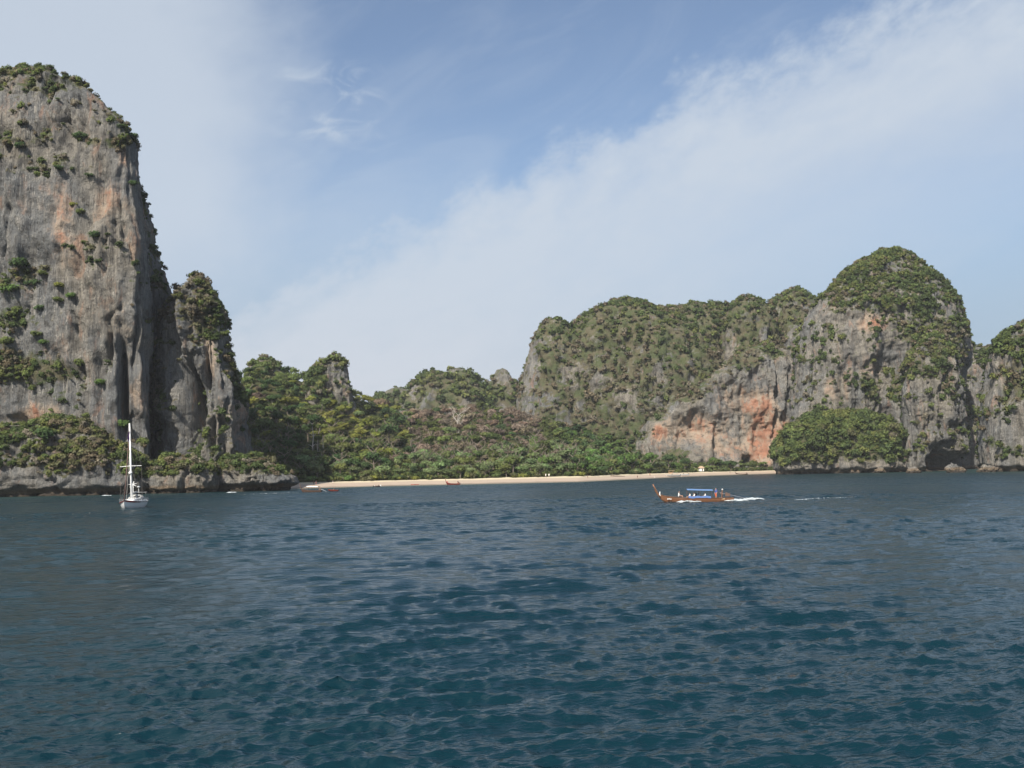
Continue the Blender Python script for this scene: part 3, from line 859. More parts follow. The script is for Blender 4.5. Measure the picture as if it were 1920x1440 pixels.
def template_set(name, templ):
    c = bpy.data.collections.new(name)
    for v, nn, tt in templ:
        me = mesh_from('clump', v, np.arange(len(v)).reshape(-1, 3), smooth=False)
        vattr(me, 'nrm', nn)
        a = me.attributes.new('shade', 'FLOAT', 'POINT'); a.data.foreach_set('value', tt.astype(np.float32))
        me.materials.append(LEAF)
        c.objects.link(bpy.data.objects.new('clump', me))
    return c
SETS_T = {id(T_SMALL): template_set('small_clumps', T_SMALL), id(T_MED): template_set('medium_clumps', T_MED), id(T_LARGE): template_set('large_clumps', T_LARGE)}

def join_bushes(name, pos, size, col, templ, label=None, cat=None, stretch=None):
    """one object of many small clumps, spread by geometry nodes over given points"""
    g = np.random.default_rng(len(pos)); n = len(pos)
    me = bpy.data.meshes.new(name); me.vertices.add(n)
    me.vertices.foreach_set('co', np.asarray(pos, np.float32).ravel())
    st = np.ones(n) if stretch is None else stretch
    vattr(me, 'scl', np.stack([size * g.uniform(.85, 1.15, n), size, size * st * g.uniform(.55, 1.25, n)], -1))
    vattr(me, 'rot', np.stack([g.normal(size=n) * .2, g.normal(size=n) * .2, g.uniform(0, 6.28, n)], -1))
    ia = me.attributes.new('pick', 'INT', 'POINT'); ia.data.foreach_set('value', g.integers(0, len(templ), n).astype(np.int32))
    vattr(me, 'tint', col)
    me.update()
    ng = bpy.data.node_groups.new(name + '_spread', 'GeometryNodeTree')
    ng.interface.new_socket('Geometry', in_out='INPUT', socket_type='NodeSocketGeometry')
    ng.interface.new_socket('Geometry', in_out='OUTPUT', socket_type='NodeSocketGeometry')
    N_ = ng.nodes.new; Lk = ng.links.new
    gi, go = N_('NodeGroupInput'), N_('NodeGroupOutput')
    ci = N_('GeometryNodeCollectionInfo'); ci.inputs['Collection'].default_value = SETS_T[id(templ)]
    ci.inputs['Separate Children'].default_value = True; ci.inputs['Reset Children'].default_value = True
    iop = N_('GeometryNodeInstanceOnPoints'); iop.inputs['Pick Instance'].default_value = True
    def at_(nm, ty):
        q = N_('GeometryNodeInputNamedAttribute'); q.data_type = ty; q.inputs['Name'].default_value = nm; return q.outputs['Attribute']
    Lk(gi.outputs[0], iop.inputs['Points']); Lk(ci.outputs[0], iop.inputs['Instance'])
    Lk(at_('pick', 'INT'), iop.inputs['Instance Index'])
    Lk(at_('scl', 'FLOAT_VECTOR'), iop.inputs['Scale'])
    er = N_('FunctionNodeEulerToRotation'); Lk(at_('rot', 'FLOAT_VECTOR'), er.inputs[0]); Lk(er.outputs[0], iop.inputs['Rotation'])
    Lk(iop.outputs[0], go.inputs[0])
    me.materials.append(LEAF)
    o = link(name, me, None, kind='stuff')
    md = o.modifiers.new('spread', 'NODES'); md.node_group = ng
    if label: tag(o, label, cat)
    return o

def scatter(recs, count, smin, smax, dry_fn=None, power=1.0, ymax=None):
    pos, siz, col = [], [], []
    g = np.random.default_rng(count)
    W_, idx = [], []
    for ri, r_ in enumerate(recs):
        if r_['bush'] <= 0: continue
        view = r_['v'] * -1.0; view = view / np.linalg.norm(view, axis=1)[:, None]
        facing = (r_['n'] * view).sum(1) > -0.35
        inframe = (r_['px'] > -60) & (r_['px'] < 1990)
        w = r_['ar'] * np.clip(r_['w'] - 0.28, 0, 1) ** power * facing * inframe * r_['bush']
        W_.append(w); idx.append(np.stack([np.full(len(w), ri), np.arange(len(w))], 1))
    W_ = np.concatenate(W_); idx = np.concatenate(idx)
    pick = g.choice(len(W_), count, p=W_ / W_.sum())
    for q in pick:
        ri, vi = idx[q]; r_ = recs[ri]
        pos.append(r_['v'][vi]); 
    pos = np.array(pos)
    nrm = np.array([recs[idx[q][0]]['n'][idx[q][1]] for q in pick])
    wv = np.array([recs[idx[q][0]]['w'][idx[q][1]] for q in pick])
    size = g.uniform(smin, smax, count) * np.clip(0.55 + wv * 0.55, 0.5, 1.2)
    size = np.clip(size * np.exp(g.normal(size=count) * 0.28), 0.3, smax * 1.2)
    pos = pos + nrm * (size * 0.25)[:, None] + g.normal(size=pos.shape) * 0.4
    px, py = to_px(pos)
    patch = fbm(pos[:, 0] / 26, pos[:, 1] / 26, pos[:, 2] / 20, 3)
    dry = 0.12 + patch * 0.5
    if dry_fn is not None: dry = dry + dry_fn(px, py)
    isdry = g.random(count) < dry
    gi = np.clip((1.9 + patch * 3.0 + g.normal(size=count) * 1.1), 0, 4.2).astype(int)
    col = np.where(isdry[:, None], DRY[g.integers(0, len(DRY), count)], GREENS[gi]) * g.uniform(0.8, 1.2, count)[:, None]
    return pos, size, col

p_, s_, c_ = scatter(left_recs, 7500, 0.7, 2.0, lambda x, y: 0.18 * (y < 300) + 0.12)
join_bushes('cliff_scrub', p_, s_, c_, T_MED)
p_, s_, c_ = scatter(mid_recs, 17000, 1.1, 2.9, lambda x, y: 0.5 * sst(y, 620, 690) * (x < 1420) * sst(y, 830, 780) + 0.1)
join_bushes('ridge_scrub', p_, s_, c_, T_SMALL)
p_, s_, c_ = scatter(right_recs, 8500, 1.0, 2.5, lambda x, y: -.02 + 0 * x)
join_bushes('dome_scrub', p_, s_, c_, T_SMALL)
p_, s_, c_ = scatter(far_right, 1300, 1.2, 2.6, lambda x, y: 0.1)
join_bushes('overhang_scrub', p_, s_, c_, T_SMALL)
p_, s_, c_ = scatter(mound, 1700, 1.2, 3.6, lambda x, y: -0.25)
join_bushes('islet_thicket', p_, s_, c_, T_MED)
p_, s_, c_ = scatter(crags, 800, 1.5, 3.0, lambda x, y: 0.0)
join_bushes('crag_scrub', p_, s_, c_, T_SMALL)
p_, s_, c_ = scatter(far_h, 2600, 2.4, 4.6, lambda x, y: -0.1)
join_bushes('distant_forest', p_, s_, c_, T_SMALL)

# ---- trees
def crown_mesh(name, n, lobes, leaf, seed, squash, mono=None):
    v, nn, tt = leaf_cloud(n, lobes, leaf, seed, squash)
    me = mesh_from(name, v, np.arange(len(v)).reshape(-1, 3), smooth=False)
    vattr(me, 'nrm', nn)
    a = me.attributes.new('tint', 'FLOAT_COLOR', 'POINT')
    a.data.foreach_set('color', np.stack([tt, tt, tt, np.ones_like(tt)], 1).astype(np.float32).ravel())
    me.materials.append(LEAF_OBJ)
    return me

CROWNS = [crown_mesh('crown', 620, 6 + k % 4, 0.105, 400 + k, 0.62 + 0.08 * (k % 3)) for k in range(8)]
CROWNS_THIN = [crown_mesh('crown', 420, 7, 0.07, 450 + k, 0.75) for k in range(3)]

def trunk_mesh(seed, mat, spread=0.32, thick=0.045, levels=2, top=0.85):
    g = random.Random(seed); b = MB()
    p = Vector((0, 0, -0.12)); pts = [p.copy()]
    for k in range(4):
        p = p + Vector((g.uniform(-.04, .04), g.uniform(-.04, .04), (top + 0.12) / 4)); pts.append(p.copy())
    b.tube(pts, [thick * (1 - 0.16 * i) for i in range(5)], 6)
    def limb(o, d, l, r_, lev):
        q = [o, o + d * l * 0.5 + Vector((g.uniform(-.02, .02), g.uniform(-.02, .02), .01)), o + d * l + Vector((0, 0, .04 * l))]
        b.tube(q, [r_, r_ * .7, r_ * .35], 5, cap=False)
        if lev > 0:
            for _ in range(3):
                a = g.uniform(0, 6.28)
                nd = (d + Vector((math.cos(a) * .6, math.sin(a) * .6, g.uniform(.0, .5)))).normalized()
                limb(q[1 + g.randint(0, 1)], nd, l * .62, r_ * .5, lev - 1)
    for k in range(6):
        a = k * 1.05 + g.uniform(-.3, .3)
        d = Vector((math.cos(a), math.sin(a), g.uniform(.5, 1.1))).normalized()
        limb(pts[2 + k % 3], d, spread, thick * .5, levels)
    me = bpy.data.meshes.new('trunk'); me.from_pydata(b.v, [], b.f); me.update(); me.materials.append(mat)
    return me
TRUNKS = [trunk_mesh(k, BARK, levels=1) for k in range(3)]
TRUNK_PALE = [trunk_mesh(20 + k, BARK_PALE, spread=.11, thick=.018, levels=0, top=.9) for k in range(2)]
BARE = trunk_mesh(31, BARK_PALE, spread=.26, thick=.026, levels=3, top=.85)

n_trees = 0
def add_tree(X, Y, H, rad, colr, label, cat='tree', group=None, crown=None, trunk=None, crown_z=0.68, name='tree', z=None, flat=1.0):
    global n_trees
    z0 = ground_z(X, Y) if z is None else z
    t = thing(name, label, cat, (X, Y, z0 - 0.2), random.uniform(0, 6.28), group)
    tm = trunk or random.choice(TRUNKS)
    to = link('trunk', tm, None, t); to.scale = (H, H, H * (0.95))
    if crown is not False:
        cm = crown or random.choice(CROWNS)
        co = link('crown', cm, None, t)
        co.location = (0, 0, H * crown_z); co.scale = (rad, rad * random.uniform(.85, 1.15), min(rad * flat, H * 0.52) * random.uniform(.95, 1.1))
        co.color = (*colr, 1.0)
    n_trees += 1
    return t

# forest positions over the hillside: a jittered grid, denser towards the beach
cand = []
g = random.Random(5)
Yc = 430.0
for _ in range(24000):
    u = g.uniform(432, 1425); Y = g.uniform(440, 800)
    bb_ = np.interp(u, BX, B_back); rd = np.interp(u, RX, RD)
    if Y < bb_ + 3.5 or Y > rd + 14: continue
    if abs(u - 1310) < 15 and Y < bb_ + 11: continue             # the hut stands here
    X = (u - 960) / F_PX * Y
    cand.append((X, Y, u, (Y - bb_) / max(rd - bb_, 1)))
cell = {}
spots = []
for c in cand:
    sp = 6.4 if c[3] < 0.35 else 7.6
    kx, ky = int(c[0] // 8), int(c[1] // 8)
    ok = True
    for i in (-1, 0, 1):
        for j in (-1, 0, 1):
            for q in cell.get((kx + i, ky + j), ()):
                if (q[0] - c[0]) ** 2 + ((q[1] - c[1]) * 0.8) ** 2 < sp * sp: ok = False; break
    if ok: cell.setdefault((kx, ky), []).append(c); spots.append(c)
spots.sort(key=lambda c: c[1] + 0.0)

def blob(px, py, cx, cy, rx, ry):
    return math.exp(-(((px - cx) / rx) ** 2 + ((py - cy) / ry) ** 2))

def classify(px, py, h):
    r_ = g.random()
    brown = 1.0 * blob(px, py, 965, 795, 55, 36) + .75 * blob(px, py, 820, 785, 65, 26) + .9 * blob(px, py, 850, 838, 50, 14) + .9 * blob(px, py, 755, 838, 20, 12) \
        + 1.0 * blob(px, py, 820, 748, 30, 14) + .4 * blob(px, py, 900, 770, 70, 20) + .25 * blob(px, py, 505, 730, 26, 16)
    yellow = .7 * blob(px, py, 600, 780, 110, 40) + .9 * blob(px, py, 880, 745, 45, 10) + .6 * blob(px, py, 690, 780, 40, 40) + .5 * blob(px, py, 480, 840, 40, 30)
    silver = .8 * blob(px, py, 780, 870, 260, 22) + .6 * blob(px, py, 1000, 870, 90, 30)
    dark = .8 * blob(px, py, 520, 800, 60, 60) + .7 * blob(px, py, 735, 810, 24, 30) + .6 * blob(px, py, 1090, 800, 60, 50)
    fresh = .8 * blob(px, py, 1130, 845, 60, 30) + .5 * blob(px, py, 590, 890, 60, 15) + .5 * blob(px, py, 1240, 860, 60, 20)
    s = dict(brown=brown, yellow=yellow, silver=silver, dark=dark + .1, fresh=fresh, mid=.28)
    tot = sum(s.values()); q = r_ * tot
    for k, v in s.items():
        q -= v
        if q <= 0: return k
    return 'mid'

TCOL = dict(brown=(0.150, 0.118, 0.088), yellow=(0.135, 0.145, 0.036), silver=(0.105, 0.142, 0.062), dark=(0.046, 0.074, 0.030),
            fresh=(0.074, 0.120, 0.036), mid=(0.088, 0.110, 0.038))
TADJ = dict(brown='leafless brown', yellow='yellow green', silver='silvery green', dark='dark green', fresh='bright green', mid='olive green')

ANCH = [(560, 'beside the left cliff'), (640, 'above the dark longtail boat'), (740, 'above the inflatable dinghy'), (810, 'above the red kayak'),
        (900, 'above the dark red boat'), (985, 'left of the people in white'), (1065, 'above the people in white'), (1200, 'above the bend of the beach'),
        (1290, 'behind the white boats'), (1345, 'around the small hut'), (2000, 'below the red cliff')]
BANDS = [(872, 'bordering the sand'), (855, 'just behind the sand'), (835, 'low on the slope'), (808, 'on the lower slope'), (780, 'on the middle slope'), (752, 'on the upper slope'), (0, 'on the hilltop')]
for k_ in TCOL: TCOL[k_] = tuple(v * 1.42 for v in TCOL[k_])
def zone(px, py, h):
    return next(b_ for y_, b_ in BANDS if py >= y_), next(a_ for x_, a_ in ANCH if px < x_)
SETS = {}

# the ones that show largest become single trees, the rest one mass
scored = []
for c in spots:
    z = ground_z(c[0], c[1])
    px, py = to_px(np.array([c[0], c[1], z + 6]))
    H = g.uniform(6.5, 13.0) if c[3] > 0.12 else g.uniform(6.0, 10.5)
    u = c[2]
    if c[3] < 0.05: H *= 0.8
    if u > 1200: H *= g.uniform(0.6, 0.95)
    rad = g.uniform(2.8, 5.9)
    scored.append((rad / c[1] * (1.35 if c[3] < 0.45 else 1.0) * (1.2 if 780 < px < 1020 else 1), c, z, float(px), float(py), H, rad))
order = sorted(range(len(scored)), key=lambda i: -scored[i][0])
single = set(order[:250])
mass_p, mass_s, mass_c, mass_t = [], [], [], []
groups = {}
for i, (sc_, c, z, px, py, H, rad) in enumerate(scored):
    kind = classify(px, py, c[3])
    j = g.uniform(.62, 1.3)
    colr = tuple(v * j * g.uniform(.93, 1.07) for v in TCOL[kind])
    if i in single:
        b_, s_d = zone(px, py, c[3])
        lab = f'{TADJ[kind]} tree {b_} {s_d}'
        t_ = add_tree(c[0], c[1], H, rad, colr, lab, 'tree', 'trees of the forest behind the beach', name='tree',
                 crown=random.choice(CROWNS_THIN) if kind == 'brown' and g.random() < .4 else None, flat=.95, crown_z=.66)
        SETS.setdefault(lab, []).append((px, t_))
    else:
        mass_p.append((c[0], c[1], z + H * .62)); mass_s.append(rad); mass_c.append(colr); mass_t.append(g.uniform(.75, 1.05))
ORD = ['', 'second', 'third', 'fourth', 'fifth', 'sixth', 'seventh', 'eighth', 'ninth', 'tenth', 'eleventh', 'twelfth', 'thirteenth', 'fourteenth']
for lab, q in SETS.items():
    if len(q) < 2: continue
    q.sort(key=lambda a: a[0])
    for k_, (_, t_) in enumerate(q):
        adj, rest = lab.split(' tree ', 1)
        where = 'leftmost' if k_ == 0 else 'rightmost' if k_ == len(q) - 1 else ('middle' if len(q) == 3 else ORD[min(k_, 13)] + ' from left')
        t_['label'] = f'{where} {adj} tree {rest}' if ' from' not in where else f'{where}: {adj} tree {rest}'
join_bushes('forest_canopy', np.array(mass_p), np.array(mass_s), np.array(mass_c), T_LARGE, stretch=np.array(mass_t))

# low growth under the trees closes the gaps
und = []
for _ in range(3800):
    u = g.uniform(425, 1460); t_ = g.random() ** 1.3
    bb_ = np.interp(u, BX, B_back); rd = np.interp(u, RX, RD)
    Y = bb_ + 0.5 + (rd - bb_) * t_ * 1.03; X = (u - 960) / F_PX * Y
    if abs(u - 1310) < 13 and Y < bb_ + 9: continue
    und.append((X, Y, ground_z(X, Y) + 1.0))
und = np.array(und)
uc = GREENS[rng.integers(0, 5, len(und))] * rng.uniform(.7, 1.2, len(und))[:, None]
join_bushes('undergrowth', und, rng.uniform(1.6, 3.0, len(und)), uc, T_SMALL)

def surf_pick(recs, px, py, front=True):
    best = None
    for r_ in recs:
        view = -r_['v'] / np.linalg.norm(r_['v'], axis=1)[:, None]
        m = (r_['n'] * view).sum(1) > 0.0
        d = (r_['px'] - px) ** 2 + (r_['py'] - py) ** 2 + np.where(m, 0, 1e6)
        near = d < d.min() + 9
        k = np.where(near)[0][np.argmin(r_['v'][near][:, 1])]
        if d[k] < 60 and (best is None or r_['v'][k][1] < best[0][1]): best = (r_['v'][k], r_['n'][k])
    return best

def slope_spot(px, py, recs=None):
    """ground point of the hillside seen at that picture position"""
    for Y in np.arange(440, 800, 1.0):
        P = at(px, py, Y)
        if P[2] <= ground_z(P[0], P[1]): return P
    return at(px, py, 760)

# trees with a look of their own
P = slope_spot(861, 822)
add_tree(P[0], P[1], 19, 6, (1, 1, 1), 'bare dead tree with a straight white trunk in the middle of the slope', crown=False, trunk=BARE, name='dead_tree')
for (px, py, H, rad, colr, pale, lab) in [
    (768, 778, 17, 2.6, 'mid', 1, 'tall tree with a bare pale trunk standing under the small rocky hill'),
    (590, 868, 22, 3.6, 'mid', 1, 'tallest slender tree with a long pale trunk above the left end of the beach'),
    (596, 869, 15, 3.0, 'mid', 1, 'slender pale tree just right of the tallest slender tree'),
    (608, 864, 17, 3.8, 'yellow', 1, 'slender pale tree with a reddish base near the left end of the beach'),
    (772, 853, 13, 3.4, 'mid', 1, 'pale trunked tree below the dark round tree on the slope'),
    (513, 775, 11, 5.0, 'dark', 1, 'dark crowned tree with a thin pale trunk high beside the left cliff'),
    (675, 806, 12, 4.2, 'silver', 1, 'grey branched tree with few leaves halfway up the slope'),
    (728, 838, 15, 7.0, 'dark', 0, 'broad dark round tree left of the leafless brown trees'),
    (845, 828, 11, 4.5, 'silver', 0, 'silvery tree at the foot of the dead white tree'),
    (1005, 812, 13, 7.0, 'brown', 0, 'rightmost of the big leafless brown trees'),
    (960, 800, 14, 7.2, 'brown', 0, 'big leafless brown tree on the middle of the slope, highest of its kind'),
    (800, 800, 12, 6.5, 'brown', 0, 'broad leafless brown tree left of the dead white tree'),
    (830, 760, 12, 5.5, 'brown', 0, 'leafless brown tree just below the far hills'),
    (1005, 865, 12, 4.6, 'silver', 0, 'tall silvery tree right of the leafless brown trees'),
    (1003, 850, 13, 3.8, 'fresh', 0, 'fresh green tree on the slope right of the leafless brown trees'),
    (1180, 842, 14, 6.0, 'fresh', 0, 'large fresh green tree at the foot of the long green ridge'),
    (1125, 858, 13, 6.0, 'dark', 0, 'large dark tree where the slope meets the long green ridge'),
    (1335, 884, 12, 4.2, 'fresh', 0, 'green tree standing against the red cliff right of the small hut'),
    (1365, 886, 6, 3.4, 'mid', 0, 'low grey green bushy tree at the foot of the red cliff'),
    (1250, 884, 14, 5.2, 'dark', 0, 'dark green tree behind the beached white boats'),
    (1280, 884, 12, 5.0, 'dark', 0, 'dark green tree between the white boats and the small hut'),
    (1217, 880, 16, 5.0, 'fresh', 0, 'tall bright green tree at the left end of the red cliff wall'),
]:
    P = slope_spot(px, py)
    if px > 1150:
        Yb = float(np.interp(px, BX, B_back)) + 12; X = (px - 960) / F_PX * Yb; P = np.array([X, Yb, ground_z(X, Yb)])
    kc = TCOL[colr]
    add_tree(P[0], P[1], H, rad, kc, lab, 'tree', crown=(random.choice(CROWNS_THIN) if colr == 'brown' else None),
             trunk=TRUNK_PALE[n_trees % 2] if pale else None, crown_z=.84 if pale else .66, flat=.8 if pale else 1)

# bright bushes along the top of the sand
def add_bush(X, Y, z, rad, colr, label, group=None, name='bush', cat='bush', squash=.8, me=None):
    me = me or random.choice(CROWNS)
    t = link(name, me); t.location = (X, Y, z + rad * squash * .35); t.scale = (rad, rad, rad * squash)
    t.rotation_euler = (0, 0, random.uniform(0, 6.28)); t.color = (*colr, 1)
    return tag(t, label, cat, group)
for (px, rad, colr, lab) in [
    (697, 3.4, 'yellow', 'lime yellow bush at the edge of the sand above the two person dinghy'),
    (652, 3.6, 'fresh', 'light green bush at the edge of the sand left of the lime yellow bush'),
    (776, 2.6, 'yellow', 'yellow green bush at the edge of the sand above the red kayak'),
    (745, 2.2, 'yellow', 'low yellow green bush between the lime yellow bush and the red kayak'),
    (965, 3.0, 'yellow', 'low yellow green bush left of the two white clad people'),
    (980, 2.6, 'yellow', 'low yellow green bush nearest to the two white clad people'),
    (1085, 2.8, 'yellow', 'low bright bush on the sand right of the two white clad people'),
    (1150, 3.2, 'mid', 'olive bush where the sand bends back'),
    (1188, 4.4, 'silver', 'large rounded light green bush at the bend of the beach'),
    (578, 3.6, 'fresh', 'green bush at the left end of the sand'),
    (1358, 3.0, 'mid', 'low bush on the sand at the foot of the red cliff'),
    (1380, 2.2, 'fresh', 'rightmost low bush on the sand before the red cliff'),
]:
    Yb = float(np.interp(px, BX, B_back)) + 1.5; X = (px - 960) / F_PX * Yb
    add_bush(X, Yb, ground_z(X, Yb), rad, tuple(v * 1.15 for v in TCOL[colr]), lab)

# shrubs on the left cliff that can be told apart
shr = [
    (180, 440, 3.0, 'dark', 'lone dark shrub in the middle of the bare grey face of the left cliff'),
    (155, 455, 1.6, 'mid', 'small shrub just left below the lone dark shrub on the left cliff'),
    (150, 398, 2.6, 'mid', 'ragged shrub above the lone dark shrub on the left cliff'),
    (135, 385, 2.0, 'yellow', 'yellowish shrub on the pale streak of the left cliff'),
    (170, 328, 1.8, 'dark', 'small round shrub below the ledge on the left cliff'),
    (112, 315, 2.2, 'dark', 'dark shrub under the ledge at the top of the pale streaks'),
    (150, 255, 3.2, 'dark', 'dark bush at the left end of the slanting ledge near the cliff top'),
    (40, 275, 3.0, 'dark', 'dark bush hanging under the top ledge near the left edge'),
    (248, 255, 2.8, 'dark', 'bush sticking out at the shoulder of the left cliff against the sky'),
    (228, 238, 2.0, 'dark', 'small bush on the skyline just above the cliff shoulder'),
    (250, 343, 2.4, 'dark', 'shrub at the sharp right edge of the left cliff below its shoulder'),
    (272, 365, 2.2, 'dark', 'bush on the shaded flank of the left cliff against the sky'),
    (38, 498, 4.2, 'dark', 'large dark shrub at the top of the patch near the left edge'),
    (15, 545, 4.0, 'fresh', 'large green shrub low at the left edge of the left cliff'),
    (38, 582, 3.0, 'mid', 'green shrub hanging at the bottom of the patch near the left edge'),
    (62, 530, 3.4, 'dark', 'dark round shrub right of the patch near the left edge'),
    (78, 516, 2.4, 'mid', 'small green shrub on the grey slab right of the large dark shrub'),
    (78, 578, 2.4, 'dark', 'dark shrub on the grey slab below the other slab shrubs'),
    (108, 564, 2.4, 'mid', 'pale green shrub on the grey slab farthest right of its group'),
    (134, 556, 2.6, 'fresh', 'bright green shrub by the brown grass on the grey slab'),
    (112, 537, 2.2, 'yellow', 'yellowish shrub above the bright green shrub on the grey slab'),
    (70, 625, 2.4, 'mid', 'shrub in the middle of the grey slab above the overgrown ledge'),
    (84, 645, 2.2, 'fresh', 'small green shrub just above the overgrown ledge'),
    (10, 640, 3.6, 'mid', 'large shrub at the left edge above the overgrown ledge'),
    (182, 718, 2.8, 'fresh', 'bright green shrub at the right end of the overgrown ledge'),
    (150, 680, 3.2, 'mid', 'tall shrub on top of the overgrown ledge'),
    (90, 815, 4.4, 'dark', 'round dark green tree at the foot of the left cliff'),
    (228, 795, 3.2, 'fresh', 'green shrub beside the deep crack behind the mast top'),
    (160, 780, 2.6, 'mid', 'olive shrub above the pale boulder at the cliff foot'),
]
for (px, py, rad, ck, lab) in shr:
    q = surf_pick(left_recs, px, py)
    if q is None: print('no spot', px, py); continue
    P, N_ = q
    P = P + N_ * rad * 0.2
    add_bush(P[0], P[1], P[2] - rad * .3, rad, TCOL[ck], lab, 'shrubs on the left cliff', name='cliff_shrub', cat='shrub', squash=.9)

# ------------------------------------------------------------------ people
SKIN = mat_simple('skin', (0.33, 0.19, 0.13), 0.6)
HAIR = mat_simple('dark_hair', (0.02, 0.016, 0.013), 0.6)
WHITE_CLOTH = mat_simple('white_cloth', (0.78, 0.78, 0.76), 0.9)
BLUE_CLOTH = mat_simple('blue_cloth', (0.04, 0.09, 0.32), 0.9)
ORANGE_CLOTH = mat_simple('orange_cloth', (0.62, 0.13, 0.05), 0.9)
DARK_CLOTH = mat_simple('dark_cloth', (0.04, 0.045, 0.06), 0.9)
RED_CLOTH = mat_simple('red_cloth', (0.45, 0.06, 0.05), 0.9)
BROWN_CLOTH = mat_simple('brown_cloth', (0.16, 0.08, 0.05), 0.9)

POSES = {
    'stand': dict(J=[(0, 0, .95), (0, 0, 1.18), (0, 0, 1.40), (0, 0, 1.50), (0, .0, 1.63), (0, 0, 1.70),
                     (.18, 0, 1.42), (.24, .02, 1.14), (.23, -.06, .90), (.22, -.09, .80), (-.18, 0, 1.42), (-.25, .03, 1.14), (-.24, -.04, .90), (-.23, -.07, .80),
                     (.09, 0, .90), (.10, -.02, .50), (.11, .03, .08), (.12, -.12, .03), (-.09, 0, .90), (-.12, -.03, .50), (-.13, .03, .08), (-.14, -.12, .03)]),
    'sit': dict(J=[(0, 0, .12), (0, .03, .34), (0, 0, .56), (0, -.02, .66), (0, -.04, .79), (0, -.04, .86),
                   (.18, 0, .58), (.25, -.08, .34), (.20, -.28, .26), (.18, -.36, .24), (-.18, 0, .58), (-.25, -.08, .34), (-.20, -.28, .26), (-.18, -.36, .24),
                   (.10, -.02, .10), (.13, -.42, .34), (.13, -.52, .02), (.13, -.62, -.02), (-.10, -.02, .10), (-.13, -.42, .32), (-.14, -.52, .02), (-.14, -.62, -.02)]),
    'steer': dict(J=[(0, 0, .95), (0, -.03, 1.18), (0, -.06, 1.40), (0, -.07, 1.50), (0, -.08, 1.63), (0, -.08, 1.70),
                     (.18, -.05, 1.42), (.30, .10, 1.18), (.42, .24, 1.02), (.46, .30, .98), (-.18, -.05, 1.42), (-.25, -.05, 1.15), (-.22, -.16, .93), (-.20, -.20, .85),
                     (.10, 0, .90), (.16, -.10, .50), (.16, .00, .08), (.16, -.14, .03), (-.10, 0, .90), (-.16, .06, .50), (-.18, .16, .08), (-.18, .02, .03)]),
}
EDG = [(0, 1), (1, 2), (2, 3), (3, 4), (4, 5), (2, 6), (6, 7), (7, 8), (8, 9), (2, 10), (10, 11), (11, 12), (12, 13),
       (0, 14), (14, 15), (15, 16), (16, 17), (0, 18), (18, 19), (19, 20), (20, 21)]
RAD = [.13, .125, .13, .055, .098, .08, .065, .047, .036, .03, .065, .047, .036, .03, .095, .062, .042, .035, .095, .062, .042, .035]

def body_mesh(pose):
    J = POSES[pose]['J']
    me = bpy.data.meshes.new('body'); me.from_pydata(J, EDG, []); me.update()
    o = bpy.data.objects.new('body_source', me); COL.objects.link(o)
    sk = o.modifiers.new('skin', 'SKIN')
    for i, sv in enumerate(me.skin_vertices[0].data):
        rr = RAD[i]; sv.radius = (rr * (1.25 if i in (0, 1, 2) else 1), rr * (.85 if i in (0, 1, 2) else 1)); sv.use_root = (i == 0)
    s = o.modifiers.new('sub', 'SUBSURF'); s.levels = 1; s.render_levels = 1
    dg = bpy.context.evaluated_depsgraph_get()
    em = bpy.data.meshes.new_from_object(o.evaluated_get(dg))
    bpy.data.objects.remove(o); em.name = 'body'
    return em
BODY = {k: body_mesh(k) for k in POSES}

def person(pose, loc, rz, top, bottom, label, group=None, parent=None, hat=None, scale=1.0):
    me = BODY[pose].copy()
    me.materials.clear()
    for m_ in (SKIN, top, bottom, HAIR): me.materials.append(m_)
    J = [Vector(q) for q in POSES[pose]['J']]
    for p in me.polygons:
        c = p.center
        d = min(range(len(EDG)), key=lambda k: (c - (J[EDG[k][0]] + J[EDG[k][1]]) / 2).length)
        e = EDG[d]
        idx = 0
        if e in ((0, 1), (1, 2), (2, 6), (2, 10), (6, 7), (10, 11)): idx = 1
        if e in ((0, 14), (0, 18), (14, 15), (18, 19)): idx = 2
        if c.z > J[4].z + .05 or (c.z > J[4].z - .06 and c.y > J[4].y + .03 and e in ((3, 4), (4, 5))): idx = 3
        p.material_index = idx; p.use_smooth = True
    t = thing('person', label, 'person', loc, rz, group)
    t.scale = (scale,) * 3
    link('body', me, None, t)
    if hat:
        h = J[5]
        b = MB(); b.tube([(h.x, h.y, h.z - .02), (h.x, h.y, h.z + .02)], .17, 12); b.ball((h.x, h.y, h.z + .02), (.105, .105, .09))
        b.build('hat', hat, t, True)
    return t

# ------------------------------------------------------------------ boats
WOOD = mat_simple('varnished_wood', (0.20, 0.095, 0.05), 0.5, var=.45, scale=2)
DARKWOOD = mat_simple('dark_wood', (0.085, 0.05, 0.035), 0.6, var=.35, scale=2)
PALEWOOD = mat_simple('pale_wood', (0.42, 0.27, 0.15), 0.6, var=.3, scale=2)
GEL = mat_simple('white_gelcoat', (0.80, 0.80, 0.78), 0.25, var=.04)
GREYCANVAS = mat_simple('grey_canvas', (0.36, 0.36, 0.34), 0.8)
ALU = mat_simple('white_spar', (0.82, 0.82, 0.80), 0.35, var=.03)
WIRE = mat_simple('rigging_wire', (0.12, 0.11, 0.10), 0.5)
GLASS = mat_simple('tinted_window', (0.02, 0.025, 0.03), 0.1)
REDBROWN = mat_simple('red_brown_paint', (0.17, 0.03, 0.02), 0.5)
BLACKP = mat_simple('black_paint', (0.015, 0.015, 0.018), 0.4)
BLUETARP = mat_simple('blue_tarp', (0.09, 0.17, 0.38), 0.6, var=.2)
BLUEPAINT = mat_simple('light_blue_paint', (0.12, 0.22, 0.42), 0.5)
STEEL = mat_simple('steel', (0.4, 0.4, 0.42), 0.35, metal=.8)
